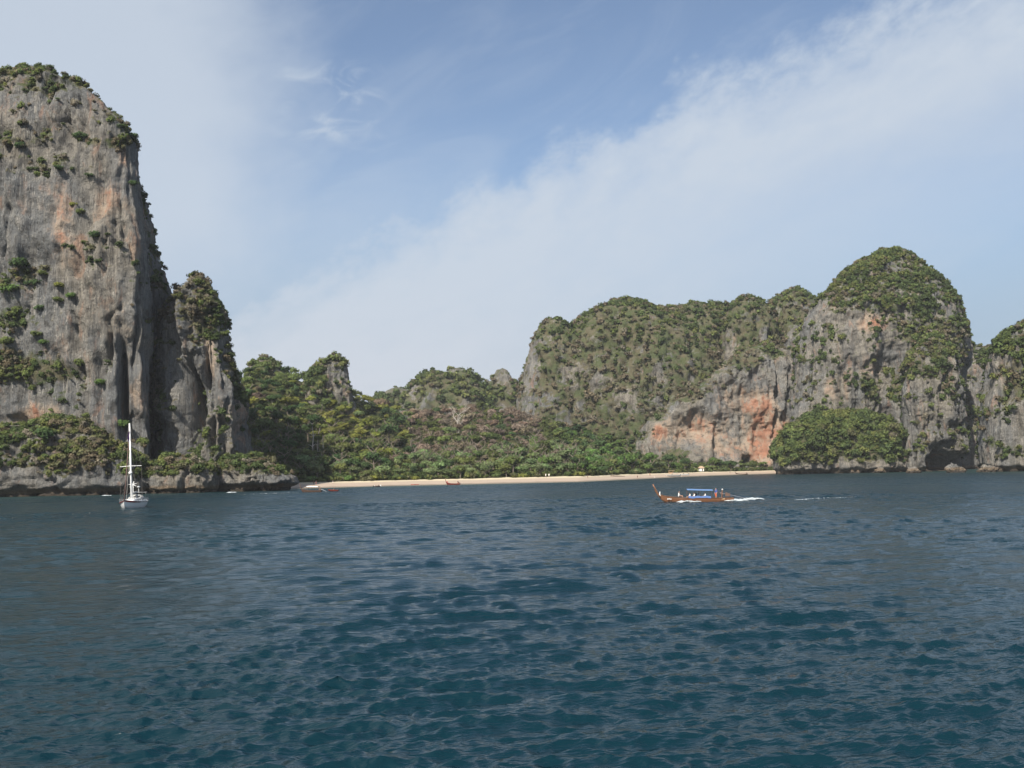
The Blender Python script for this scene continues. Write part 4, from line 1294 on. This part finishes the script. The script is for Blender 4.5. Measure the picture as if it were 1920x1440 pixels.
ENGINE = mat_simple('engine_paint', (0.12, 0.07, 0.05), 0.6, var=.4, scale=8)
PURPLE = mat_simple('purple_cloth', (0.10, 0.03, 0.16), 0.8)
MAROON = mat_simple('maroon_sail_cover', (0.13, 0.075, 0.065), 0.8)
REDPAINT = mat_simple('red_plastic', (0.55, 0.07, 0.05), 0.5)
THATCH = mat_simple('thatch', (0.42, 0.30, 0.20), 0.95, var=.3, scale=4)

def hull(stations, k=7):
    """stations: (x, half width, keel z, sheer z, fullness); bow towards -x"""
    rows = []
    for (x, w, kz, sz, full) in stations:
        r_ = []
        for i in range(-k, k + 1):
            q = abs(i) / k
            yy = w * q ** (1 / full) if q > 0 else 0
            r_.append((x, math.copysign(yy, i) if i else 0.0, kz + (sz - kz) * q ** full))
        rows.append(r_)
    return rows

def water_loc(px, py):
    P = on_water(px, py); return (P[0], P[1], 0.0)

# --- the sailing yacht at anchor
P = on_water(246, 952)
yacht = thing('sailing_yacht', 'white sailing yacht with bare mast anchored off the left cliff', 'sailboat', (P[0], P[1] + 1.0, 0.0), R(97), tilt=(R(-2.4), 0))
yacht.scale = (1.1, 1.18, 1.0)
# local frame: bow towards -x
ys = [(-5.6, .05, .55, 1.55, 1.0), (-5.0, .42, .1, 1.42, 1.3), (-3.8, 1.05, -.35, 1.26, 1.6), (-2, 1.55, -.6, 1.12, 2.0), (0, 1.72, -.65, 1.04, 2.2), (2, 1.66, -.5, 1.02, 2.2),
      (4, 1.38, -.15, 1.08, 2.2), (5.0, 1.1, .15, 1.12, 2.2)]
rows = hull(ys)
b = MB().grid(rows)
b.add(rows[-1], [tuple(range(len(rows[-1])))])
hl = b.build('hull', GEL, yacht, True)
b = MB()
for sgn in (-1, 1):
    b.tube([(x, sgn * (w + .012), sz - .09) for (x, w, kz, sz, f) in ys], .055, 6)
b.build('rubbing_strake', BLACKP, yacht)
b = MB()
for sgn in (-1, 1):
    b.tube([(x, sgn * (w * 1.0 + .012), sz - .22) for (x, w, kz, sz, f) in ys[:4]], [.06, .09, .09, .03], 6)
b.build('bow_trim', REDBROWN, yacht)
dk = MB().grid([[(x, -w, sz), (x, 0, sz + .06), (x, w, sz)] for (x, w, kz, sz, f) in ys])
dk.build('deck', GEL, yacht, True)
cab = MB().grid([[(x, -w, 1.05), (x, -w * .86, z), (x, 0, z + .07), (x, w * .86, z), (x, w, 1.05)] for (x, w, z) in
                 [(-2.6, .35, 1.12), (-2.3, .7, 1.45), (-1, 1.0, 1.58), (1.2, 1.12, 1.62), (1.9, 1.1, 1.6), (1.95, 1.0, 1.06)]])
cab = cab.build('cabin', GEL, yacht, False)
for x0 in (-1.5, -.5, .5):
    for sgn in (-1, 1):
        MB().box((x0, sgn * (1.0 + .05 * x0 * .4) * .985, 1.36), (.55, .05, .16)).build('cabin_window', GLASS, cab)
# spray hood with its windscreen panes
dod = MB().grid([[(x, math.cos(a) * 1.15, 1.5 + math.sin(a) * h) for a in np.linspace(math.pi, 0, 9)] for (x, h) in [(1.2, .25), (1.5, .75), (2.3, .88), (2.9, .80)]]).build('spray_hood', GREYCANVAS, yacht, True)
for yy in (-.55, 0, .55):
    MB().box((1.30, yy, 1.95), (.04, .42, .22)).build('windscreen', GLASS, dod)
MB().grid([[(x, y, z + .05 * (1 - (y / 1.3) ** 2)) for y in np.linspace(-1.3, 1.3, 7)] for (x, z) in [(3.0, 2.6), (3.8, 2.68), (4.7, 2.6)]]).build('bimini_top', GREYCANVAS, yacht, True)
b = MB()
for x in (3.05, 4.65):
    for sgn in (-1, 1): b.tube([(x, sgn * 1.25, 1.05), (x, sgn * 1.28, 2.6)], .02, 5)
b.build('bimini_frame', STEEL, yacht)
b = MB(); b.box((3.3, 0, 1.02), (2.6, 1.5, .1)); b.box((3.3, .95, 1.2), (2.6, .3, .4)); b.box((3.3, -.95, 1.2), (2.6, .3, .4)); b.build('cockpit', GEL, yacht)
MX = -.9
mast = MB().tube([(MX, 0, 1.5), (MX + .05, 0, 8), (MX + .12, 0, 15.0)], [.17, .15, .11], 10).build('mast', ALU, yacht, True)
MB().tube([(MX + .05, -1.6, 7.5), (MX + .05, 0, 7.55), (MX + .05, 1.6, 7.5)], [.05, .07, .05], 6).build('spreader', ALU, mast)
MB().ball((MX - .28, 0, 6.3), (.28, .28, .26)).build('radar_dome', GEL, mast, True)
MB().box((MX + .12, 0, 15.15), (.2, .2, .35)).build('masthead_light', GEL, mast)
MB().tube([(MX + .2, 0, 2.35), (3.1, 0, 2.75)], [.07, .06], 8).build('boom', ALU, yacht)
MB().tube([(MX + .2, 0, 2.52), (.8, 0, 2.66), (3.0, 0, 2.86)], [.2, .2, .1], 8).build('sail_cover', GREYCANVAS, yacht, True)
b = MB()
for sgn in (-1, 1):
    b.tube([(MX - .1, sgn * 1.6, 1.1), (MX + .05, sgn * 1.6, 7.5), (MX + .1, 0, 15.3)], .018, 4)
    b.tube([(MX - .6, sgn * 1.55, 1.1), (MX + .02, 0, 7.5)], .016, 4)
    b.tube([(MX + .6, sgn * 1.55, 1.1), (MX + .02, 0, 7.5)], .016, 4)
b.tube([(4.9, .5, 1.2), (MX + .12, 0, 14.5)], .018, 4); b.tube([(4.9, -.5, 1.2), (MX + .12, 0, 14.5)], .018, 4)
b.build('rigging', WIRE, yacht)
MB().tube([(-5.35, 0, 1.7), (-3.5, 0, 6.8), (MX, 0, 14.0)], [.06, .07, .03], 7).build('furled_sail', MAROON, yacht, True)
MB().tube([(-4.2, 0, 1.4), (MX - .3, 0, 10.5)], [.04, .03], 6).build('inner_stay', WIRE, yacht)
MB().add([(MX - .2, 0, 13.7), (MX - .95, .06, 12.6), (MX - .85, 0, 11.7), (MX - .15, 0, 12.4), (MX - .2, .03, 13.7), (MX - .95, .09, 12.6), (MX - .85, .03, 11.7), (MX - .15, .03, 12.4)],
         [(0, 1, 2, 3), (7, 6, 5, 4), (0, 4, 5, 1), (1, 5, 6, 2), (2, 6, 7, 3), (3, 7, 4, 0)]).build('pennant', PURPLE, yacht)
b = MB()
for sgn in (-1, 1):
    pts = [(x, sgn * w, sz + .55) for (x, w, kz, sz, f) in ys]
    b.tube(pts, .015, 4)
    for (x, w, kz, sz, f) in ys[1:]: b.tube([(x, sgn * w, sz), (x, sgn * w, sz + .56)], .016, 4)
b.build('guard_rail', STEEL, yacht)
MB().tube([(-5.2, 0, 1.5), (-6.1, 0, 1.62)], [.09, .06], 6).build('bowsprit', WOOD, yacht)
gen = MB().tube([(4.7, 1.0, 1.1), (4.7, 1.0, 4.1)], .045, 6).build('generator_pole', ALU, yacht)
gh = MB().tube([(4.5, 1.0, 4.2), (5.2, 1.0, 4.2)], [.11, .04], 8).build('generator_hub', GEL, gen, True)
for k in range(7):
    a = k * 2 * math.pi / 7 + .1
    MB().add([(4.46, 1.0 + math.cos(a) * r_ - math.sin(a) * w, 4.2 + math.sin(a) * r_ + math.cos(a) * w) for (r_, w) in ((.06, -.05), (.62, -.045), (.62, .045), (.06, .05))] +
             [(4.50, 1.0 + math.cos(a) * r_ - math.sin(a) * w, 4.2 + math.sin(a) * r_ + math.cos(a) * w) for (r_, w) in ((.06, -.05), (.62, -.045), (.62, .045), (.06, .05))],
             [(0, 1, 2, 3), (7, 6, 5, 4), (0, 4, 5, 1), (1, 5, 6, 2), (2, 6, 7, 3), (3, 7, 4, 0)]).build('generator_blade', GEL, gen)
MB().tube([(2.6, -.3, 2.6), (2.6, -.3, 3.6)], .03, 5).build('aerial_pole', ALU, yacht)
MB().ball((2.6, -.3, 3.72), (.26, .26, .16)).build('satellite_dome', GEL, yacht, True)

# --- longtail boats
def longtail(loc, rz, label, Lb=11.0, canopy=None, hullmat=WOOD, group=None, motor=True, simple=False, frame=True, sit=0.0):
    t = thing('longtail_boat', label, 'longtail boat', (loc[0], loc[1], loc[2] + sit), rz, group)
    s = Lb / 11.0
    st = [(-5.6, .06, 1.75, 2.15, 1.0), (-5.2, .12, 1.05, 1.5, 1.0), (-4.7, .22, .35, 1.15, 1.1), (-4.0, .42, -.1, .95, 1.3), (-2.6, .72, -.25, .75, 1.6),
          (-1, .85, -.3, .62, 1.9), (1, .88, -.3, .56, 2.0), (3, .78, -.28, .54, 2.0), (4.6, .6, -.2, .55, 2.0), (5.4, .46, -.12, .58, 2.0)]
    st = [(x * s, w, kz, sz, f) for (x, w, kz, sz, f) in st]
    rows = hull(st, 6)
    b = MB().grid(rows); b.add(rows[-1], [tuple(range(len(rows[-1])))])
    b.build('hull', hullmat, t, True)
    MB().grid([[(x, -w * .93, sz - .28), (x, w * .93, sz - .28)] for (x, w, kz, sz, f) in st[3:]]).build('floor', PALEWOOD if not simple else DARKWOOD, t)
    b = MB()
    for sgn in (-1, 1): b.tube([(x, sgn * w, sz) for (x, w, kz, sz, f) in st], .05, 5)
    b.build('gunwale', DARKWOOD if not simple else hullmat, t)
    MB().tube([(-4.75 * s, 0, .7), (-5.25 * s, 0, 1.5), (-5.65 * s, 0, 2.3), (-5.85 * s, 0, 2.75)], [.13, .12, .11, .09], 7).build('prow', hullmat, t, True)
    if canopy:
        rows = [[(x, y, 1.72 + zz + .14 * (1 - (y / .95) ** 2)) for y in np.linspace(-.95, .95, 7)] for (x, zz) in [(-1.2, .12), (0, .06), (1.2, .0), (2.6, -.04)]]
        c = MB().grid(rows); c.grid([[(p[0], p[1], p[2] - .05) for p in r_] for r_ in rows]); 
        for r_ in (rows[0], rows[-1]): c.grid([r_, [(p[0], p[1], p[2] - .05) for p in r_]])
        for e_ in (0, -1): c.grid([[r_[e_] for r_ in rows], [(r_[e_][0], r_[e_][1], r_[e_][2] - .05) for r_ in rows]])
        cn = c.build('canopy', canopy, t, False)
        for x in (-1.1, .7, 2.4):
            for sgn in (-1, 1): MB().tube([(x, sgn * .85, .5), (x, sgn * .9, 1.7)], .025, 5).build('canopy_post', DARKWOOD, t)
    if not simple:
        for x in (-.6, .4, 1.4, 2.4): MB().box((x, 0, .52), (.28, 1.4, .05)).build('thwart', PALEWOOD, t)
    if motor:
        b = MB(); b.box((4.6 * s, 0, .95), (.7, .42, .42)); b.box((4.45 * s, 0, 1.22), (.3, .3, .16)); b.tube([(4.9 * s, 0, .6), (4.9 * s, 0, .8)], .06, 6)
        e = b.build('engine', ENGINE, t)
        MB().tube([(4.9 * s, 0, .95), (6.8 * s, .1, .5), (8.2 * s, .15, -.1)], [.05, .035, .03], 6).build('tail_shaft', STEEL, e)
        MB().tube([(4.3 * s, 0, 1.1), (3.5 * s, 0, 1.35)], .03, 5).build('tiller', STEEL, e)
    return t

P = on_water(1303, 941)
lt = longtail((P[0], P[1], wave_z(P[0], P[1]) * .3), R(-4), 'varnished wooden longtail boat under way with a flat blue canopy and passengers', 11.6, canopy=BLUEPAINT)
# side cloth, bow ribbons and painted number patch
MB().grid([[(x, -.90, z + .05 * math.sin(x * 5)) for x in np.linspace(-1.0, 2.3, 12)] for z in (.56, .88)] ).build('side_tarp', BLUETARP, lt)
MB().tube([(-5.15, -.16, 1.62), (-5.2, -.18, 1.2), (-5.1, -.2, .98)], [.07, .09, .04], 6).build('bow_ribbon', WHITE_CLOTH, lt)
for (x, z) in ((-4.05, .52), (-3.85, .54), (-3.6, .50)):
    MB().box((x, -.60 + (x + 4) * -.19, z), (.13, .02, .15), rz=-.28).build('bow_mark', WHITE_CLOTH, lt)
MB().box((4.1, -.62, .42), (.5, .08, .26)).build('fender', PALEWOOD, lt)
def onboat(x, y, z):
    c, s = math.cos(R(-4)), math.sin(R(-4)); return (lt.location[0] + x * c - y * s, lt.location[1] + x * s + y * c, lt.location[2] + z)
person('sit', onboat(-2.35, -.1, .62), R(70), WHITE_CLOTH, DARK_CLOTH, 'person in a white shirt sitting towards the bow of the wooden longtail boat', scale=1.15)
for k, (x, y, tp, lab) in enumerate([(-.75, -.35, WHITE_CLOTH, 'passenger in white at the front end under the blue canopy'),
                                     (-.1, -.4, WHITE_CLOTH, 'second passenger in white under the front half of the blue canopy'),
                                     (.25, .3, DARK_CLOTH, 'dark haired passenger in dark clothes under the middle of the blue canopy'),
                                     (1.5, -.35, WHITE_CLOTH, 'passenger in white near the rear end under the blue canopy')]):
    person('sit', onboat(x, y, .52), R(-80), tp, DARK_CLOTH, lab)
person('stand', onboat(3.15, -.05, .28), R(-60), BLUE_CLOTH, ORANGE_CLOTH, 'person in a blue shirt and orange shorts standing behind the blue canopy')
person('steer', onboat(4.05, .1, .2), R(80), BROWN_CLOTH, BROWN_CLOTH, 'boatman in brown with a pale hat steering at the stern of the longtail boat', hat=WHITE_CLOTH, scale=.92)

# --- boats along the beach
def beach_pt(px, f):
    """f 0 at the water's edge, 1 at the back of the sand"""
    Y = float(np.interp(px, BX, B_front)) * (1 - f) + float(np.interp(px, BX, B_back)) * f
    X = (px - 960) / F_PX * Y
    return (X, Y, max(ground_z(X, Y), 0.0))

P = on_water(583, 923)
b1 = longtail((P[0], P[1], 0), R(-12), 'dark longtail boat with a pale canopy floating off the left end of the beach', 7.2, canopy=WHITE_CLOTH, hullmat=DARKWOOD, simple=True)
P2 = (P[0] + 5.6, P[1] + 9, 0)
dinghy = thing('dinghy', 'small open boat just right of the dark longtail boat with the pale canopy', 'boat', P2, R(-8))
st = [(-1.9, .1, .3, .75, 1.1), (-1.2, .55, 0, .6, 1.5), (0, .75, -.1, .5, 2), (1.5, .65, -.05, .5, 2)]
rows = hull(st, 5); bb = MB().grid(rows); bb.add(rows[-1], [tuple(range(11))]); bb.build('hull', REDBROWN, dinghy, True)
MB().box((0, 0, .42), (.3, 1.2, .05)).build('thwart', PALEWOOD, dinghy)
MB().box((1.65, 0, .6), (.25, .3, .5)).build('outboard_motor', DARK_CLOTH, dinghy)
person('sit', (P2[0] + .3, P2[1], .4), R(-80), DARK_CLOTH, BROWN_CLOTH, 'dark figure sitting in the small open boat off the left end of the beach')

P = on_water(707, 913.5)
d2 = thing('dinghy', 'dark inflatable dinghy with two people at the water edge below the lime yellow bush', 'boat', (P[0], P[1] - 1, 0), R(5))
b = MB()
for sgn in (-1, 1): b.tube([(1.6, sgn * .6, .3), (-.8, sgn * .6, .3), (-1.5, sgn * .25, .45)], .22, 8)
b.build('tube', BLACKP, d2, True)
MB().box((0, 0, .2), (2.8, 1.0, .08)).build('floor', GREYCANVAS, d2)
MB().box((1.6, 0, .6), (.3, .35, .7)).build('outboard_motor', WHITE_CLOTH, d2)
person('sit', (P[0] - .8, P[1] - 1, .3), R(90), WHITE_CLOTH, DARK_CLOTH, 'person in white at the front of the dark inflatable dinghy')
person('sit', (P[0] + .7, P[1] - 1, .3), R(90), DARK_CLOTH, DARK_CLOTH, 'person in dark clothes at the back of the dark inflatable dinghy')

Pk = beach_pt(775, .12)
kay = thing('kayak', 'red kayak lying at the water edge left of the beached longtail boat', 'kayak', Pk, R(20))
st = [(-1.9, .04, .12, .26, 1.2), (-1.1, .28, .0, .24, 1.6), (0, .36, -.02, .22, 1.8), (1.1, .28, .0, .24, 1.6), (1.9, .04, .12, .26, 1.2)]
rows = hull(st, 4); MB().grid(rows).build('hull', REDPAINT, kay, True)
MB().grid([[(x, -w, sz), (x, 0, sz + .05), (x, w, sz)] for (x, w, kz, sz, f) in st]).build('deck', REDPAINT, kay, True)
MB().box((.2, 0, .27), (.7, .36, .05)).build('seat', BLACKP, kay)

Pl = beach_pt(846, .02)
longtail((Pl[0], Pl[1] - 1.5, 0), R(-3), 'dark red longtail boat pulled up at the middle of the beach', 6.2, hullmat=REDBROWN, simple=True)
person('stand', (Pl[0] - 2.6, Pl[1] + 1.5, Pl[2]), 0, RED_CLOTH, DARK_CLOTH, 'person standing at the bow end of the dark red longtail boat')
person('stand', (Pl[0] + 2.1, Pl[1] + 1.5, Pl[2]), .5, DARK_CLOTH, RED_CLOTH, 'left one of two people at the stern of the dark red longtail boat')
person('sit', (Pl[0] + 3.0, Pl[1] + 1.2, Pl[2]), .5, DARK_CLOTH, DARK_CLOTH, 'right one of two people at the stern of the dark red longtail boat, crouching')

Pl = beach_pt(1386, .05)
longtail((Pl[0], Pl[1] + 2, .1), R(3), 'empty dark longtail boat lying on the sand before the red cliff', 8.6, hullmat=DARKWOOD, simple=True, motor=True)

# white speedboats on the sand
def speedboat(loc, rz, label, L_=6.0, cab_=True, group=None):
    t = thing('speedboat', label, 'boat', loc, rz, group)
    s = L_ / 6
    st = [(-3.2, .06, .65, 1.15, 1.1), (-2.4, .6, .2, 1.05, 1.3), (-1, 1.0, 0, .95, 1.8), (1, 1.1, -.05, .9, 2.2), (2.8, 1.0, 0, .9, 2.2)]
    st = [(x * s, w * s, kz, sz, f) for (x, w, kz, sz, f) in st]
    rows = hull(st, 5); bb = MB().grid(rows); bb.add(rows[-1], [tuple(range(11))]); bb.build('hull', GEL, t, True)
    MB().grid([[(x, -w, sz), (x, 0, sz + .06), (x, w, sz)] for (x, w, kz, sz, f) in st]).build('deck', GEL, t, True)
    b = MB()
    for sgn in (-1, 1): b.tube([(x, sgn * (w + .01), sz - .2) for (x, w, kz, sz, f) in st], .05, 5)
    b.build('stripe', BLACKP, t)
    MB().add([(-1.0 * s, -.7, .95), (-1.0 * s, .7, .95), (-.5 * s, .6, 1.5), (-.5 * s, -.6, 1.5), (-.95 * s, -.7, .95), (-.95 * s, .7, .95), (-.45 * s, .6, 1.5), (-.45 * s, -.6, 1.5)],
             [(0, 1, 2, 3), (7, 6, 5, 4), (0, 4, 5, 1), (1, 5, 6, 2), (2, 6, 7, 3), (3, 7, 4, 0)]).build('windscreen', GLASS, t)
    if cab_:
        MB().box((.6 * s, 0, 2.1), (2.2 * s, 1.7, .08)).build('canopy', GEL, t)
        for x in (-.3, 1.5):
            for sgn in (-1, 1): MB().tube([(x * s, sgn * .75, .9), (x * s, sgn * .75, 2.1)], .03, 5).build('canopy_post', STEEL, t)
    MB().box((3.0 * s, 0, 1.0), (.35, .45, .9), top=.8).build('outboard_motor', BLACKP, t)
    return t
Pb = beach_pt(1259, .12)
speedboat((Pb[0] - .5, Pb[1] - 1.5, Pb[2] + .15), R(5), 'white speedboat with a canopy, left one of the pair on the sand', 8.2)
Pb = beach_pt(1277, .25)
speedboat((Pb[0] + .3, Pb[1] - 1, Pb[2] + .15), R(8), 'low white speedboat without canopy, right one of the pair on the sand', 5.6, False)

# huts
Ph = beach_pt(1310, 1.0); Yh = Ph[1] + 4
hut = thing('beach_hut', 'small white hut with a sloping tan roof under the trees right of the white boats', 'hut', ((1310 - 960) / F_PX * Yh, Yh, ground_z((1310 - 960) / F_PX * Yh, Yh) + .6), R(12))
MB().box((0, 0, 1.1), (3.0, 2.2, 2.2)).build('wall', WHITE_CLOTH, hut)
MB().add([(-2.0, -1.7, 2.2), (2.0, -1.7, 2.2), (2.0, 1.7, 2.2), (-2.0, 1.7, 2.2), (-.9, 0, 3.5), (.9, 0, 3.5)], [(0, 1, 5, 4), (1, 2, 5), (2, 3, 4, 5), (3, 0, 4), (3, 2, 1, 0)]).build('roof', THATCH, hut)
MB().box((.4, -1.13, 1.0), (.8, .06, 1.5)).build('doorway', DARKWOOD, hut)
Ph = beach_pt(1253, .85)
stall = thing('beach_stall', 'open tan stall with a flat roof behind the pair of white boats', 'stall', Ph, R(5))
MB().box((0, 0, 1.95), (2.9, 2.2, .14)).build('roof', THATCH, stall)
for sx in (-1, 1):
    for sy in (-1, 1): MB().box((sx * 1.25, sy * .9, .94), (.12, .12, 1.88)).build('post', PALEWOOD, stall)
MB().box((0, .5, .5), (2.2, .6, .9)).build('counter', PALEWOOD, stall)

# people and small things on the sand
for (px, f, tp, bt, pose, lab) in [
    (553.5, .62, DARK_CLOTH, DARK_CLOTH, 'stand', 'lone dark figure nearest to the left end of the beach'),
    (586, .60, BROWN_CLOTH, DARK_CLOTH, 'stand', 'left one of two people on the sand above the dark longtail boat'),
    (590.5, .60, DARK_CLOTH, RED_CLOTH, 'stand', 'right one of two people on the sand above the dark longtail boat'),
    (622, .66, DARK_CLOTH, WHITE_CLOTH, 'stand', 'lone figure on the sand right of the pair above the dark longtail boat'),
    (1019.5, .93, WHITE_CLOTH, WHITE_CLOTH, 'stand', 'left one of two people dressed in white at the edge of the trees'),
    (1025.5, .93, WHITE_CLOTH, WHITE_CLOTH, 'stand', 'right one of two people dressed in white at the edge of the trees'),
    (1098, .55, DARK_CLOTH, BROWN_CLOTH, 'stand', 'small dark figure on the sand right of the people in white'),
    (1190.5, .12, DARK_CLOTH, BROWN_CLOTH, 'stand', 'small dark figure at the water edge left of the figure in red'),
    (1214, .45, RED_CLOTH, DARK_CLOTH, 'stand', 'figure in dark red at the bend of the beach'),
    (1242.5, .4, WHITE_CLOTH, DARK_CLOTH, 'sit', 'person in white sitting on the sand left of the white boats'),
    (1222.5, .06, WHITE_CLOTH, BROWN_CLOTH, 'sit', 'person in white sitting at the water edge at the bend of the beach'),
    (1333, .8, WHITE_CLOTH, WHITE_CLOTH, 'sit', 'person in white sitting on the sand right of the small hut'),
    (1363.5, .5, DARK_CLOTH, DARK_CLOTH, 'stand', 'dark figure on the sand left of the empty dark longtail boat'),
]:
    q = beach_pt(px, f)
    person(pose, q, random.uniform(-1, 1), tp, bt, lab, scale=1.0 if 'dressed' not in lab else 1.1)
q = beach_pt(1152, .62)
lg = MB().tube([(q[0] - 3.4, q[1], q[2] + .5), (q[0], q[1], q[2] + .35), (q[0] + 4.2, q[1] - 1.5, q[2] + .15)], [.28, .24, .12], 7)
lg.tube([(q[0] - 1, q[1], q[2] + .4), (q[0] - 2, q[1] + .6, q[2] + 1.2)], [.12, .05], 5)
tag(lg.build('driftwood_log', DARKWOOD, None, True), 'long dark driftwood log on the sand at the bend of the beach', 'driftwood')

# shoreline boulders, mostly along the foot of the left cliff and the green mound
def boulder(px, py, s, label, recs=None, zoff=0.0, squ=.7, Ycut=None):
    P = on_water(px, py)
    gg = np.random.default_rng(int(px * 7 + py))
    bm = MB().ball((0, 0, 0), 1.0, 28, 18)
    v = np.array(bm.v); q = gg.uniform(0, 50)
    dd = 1 + .42 * fbm(v[:, 0] * 1.3 + q, v[:, 1] * 1.3, v[:, 2] * 1.3, 4, .6) - .25 * np.abs(pn(v[:, 0] * 3, v[:, 1] * 3 + q, v[:, 2] * 1.5))
    v = v * dd[:, None] * np.array([1, .8, squ]) * s
    bm.v = [tuple(k) for k in v]
    o = bm.build('boulder', ROCK, None, False); o.location = (P[0], P[1], zoff + s * .2); o.rotation_euler = (0, 0, gg.uniform(0, 6))
    return tag(o, label, 'rock', 'boulders along the shore')
for (px, py, s, lab) in [
    (20, 931, 4.2, 'pale boulder at the waterline at the left edge of the picture'),
    (68, 930, 3.6, 'grey boulder at the waterline right of the leftmost boulder'),
    (112, 929, 4.6, 'large rounded boulder under the round dark green tree'),
    (150, 928, 3.4, 'boulder at the waterline midway between the left edge and the yacht'),
    (190, 927, 3.6, 'boulder at the waterline just left of the yacht'),
    (300, 923, 3.4, 'boulder at the waterline just right of the yacht'),
    (345, 921, 3.8, 'brown boulder at the waterline below the grassy ledge'),
    (392, 920, 3.0, 'boulder at the waterline left of the undercut grey rock'),
    (1608, 886.5, 5.2, 'pale boulder at the foot of the green mound'),
    (1535, 887, 4.2, 'grey boulder at the foot of the green mound, left of the pale one'),
    (1650, 886.5, 4.0, 'low boulder at the foot of the green mound, right of the pale one'),
    (1712, 887, 4.0, 'boulder at the waterline between the green mound and the cave'),
    (1790, 886, 5.0, 'dark boulder inside the mouth of the sea cave'),
    (1852, 885, 4.4, 'pale boulder at the right side of the sea cave'),
]:
    boulder(px, py, s, lab, zoff=-.4)

# ------------------------------------------------------------------ sea haze
def build_haze():
    m = bpy.data.materials.new('haze'); m.use_nodes = True; t = m.node_tree; t.nodes.clear()
    v = t.nodes.new('ShaderNodeVolumePrincipled'); o = t.nodes.new('ShaderNodeOutputMaterial')
    v.inputs['Color'].default_value = (0.86, 0.90, 0.95, 1); v.inputs['Density'].default_value = HAZE
    v.inputs['Anisotropy'].default_value = 0.0
    t.links.new(v.outputs[0], o.inputs['Volume'])
    b = MB().box((0, 800, 86), (12400, 12400, 194)).build('haze', m)
    b['kind'] = 'stuff'
HAZE = 0.00007
if HAZE > 0: build_haze()

# ------------------------------------------------------------------ foam
def mat_foam():
    m, n = mat_new('foam')
    g_ = n.new('ShaderNodeNewGeometry'); P_ = V(n, g_.outputs['Position'])
    nz = n.noise(P_, 2.4, 5, .7)
    p = n.new('ShaderNodeBsdfPrincipled'); n.put(p.inputs['Base Color'], n.mix(nz, (.40, .46, .48), (.62, .65, .66))); p.inputs['Roughness'].default_value = .8
    o = n.new('ShaderNodeOutputMaterial'); m.node_tree.links.new(p.outputs[0], o.inputs[0]); return m
FOAM = mat_foam()

def foam(name, pts, width, count, label, size=.35, lift=.12):
    g_ = np.random.default_rng(int(abs(pts[0][0]))); vs = []; fs = []
    pts = np.array(pts)
    for k in range(count):
        t_ = g_.random() ** 1.0; i = min(int(t_ * (len(pts) - 1)), len(pts) - 2); f_ = t_ * (len(pts) - 1) - i
        c = pts[i] * (1 - f_) + pts[i + 1] * f_
        w_ = width[0] * (1 - t_) + width[1] * t_
        x = c[0] + g_.normal() * .25; y = c[1] + g_.normal() * w_
        z = wave_z(x, y) * .8 + lift * g_.uniform(.5, 1.6)
        s = size * g_.uniform(.4, 1.4) * (1 - .4 * t_); a = g_.uniform(0, 6.28)
        m_ = 6; b0 = len(vs)
        for j in range(m_):
            q = a + j * 2 * math.pi / m_; vs.append((x + math.cos(q) * s * 1.8, y + math.sin(q) * s * .9, z))
        vs.append((x, y, z + s * .45))
        fs += [(b0 + j, b0 + (j + 1) % m_, b0 + m_) for j in range(m_)]
    me = mesh_from(name, np.array(vs), np.array(fs))
    o = link(name, me, FOAM, kind='stuff'); return tag(o, label, 'foam')
a_, b_, c_2 = on_water(1366, 940), on_water(1392, 939), on_water(1425, 936.5)
foam('wake_foam', [a_, b_, c_2], (.18, .4), 200, 'white wake trailing from the stern of the longtail boat', .34)
foam('bow_foam', [on_water(1276, 942), on_water(1310, 942.5)], (.15, .15), 110, 'white water along the side of the moving longtail boat', .22)
foam('distant_wake', [on_water(1495, 938), on_water(1520, 936), on_water(1570, 934), on_water(1610, 932)], (.4, .6), 170, 'faint line of foam to the right of the longtail wake', .06, .03)
foam('foam_streak', [on_water(455, 927.5), on_water(500, 926), on_water(560, 924)], (1.0, 1.0), 30, 'thin line of foam behind the dark longtail boat off the rocks', .14, .05)
foam('whitecap', [on_water(428, 924), on_water(440, 923.5)], (.8, .8), 40, 'small splash of white water below the undercut grey rock', .4, .06)
foam('whitecap', [on_water(196, 929.5), on_water(206, 929.5)], (.6, .6), 30, 'small splash of white water left of the yacht', .3, .06)
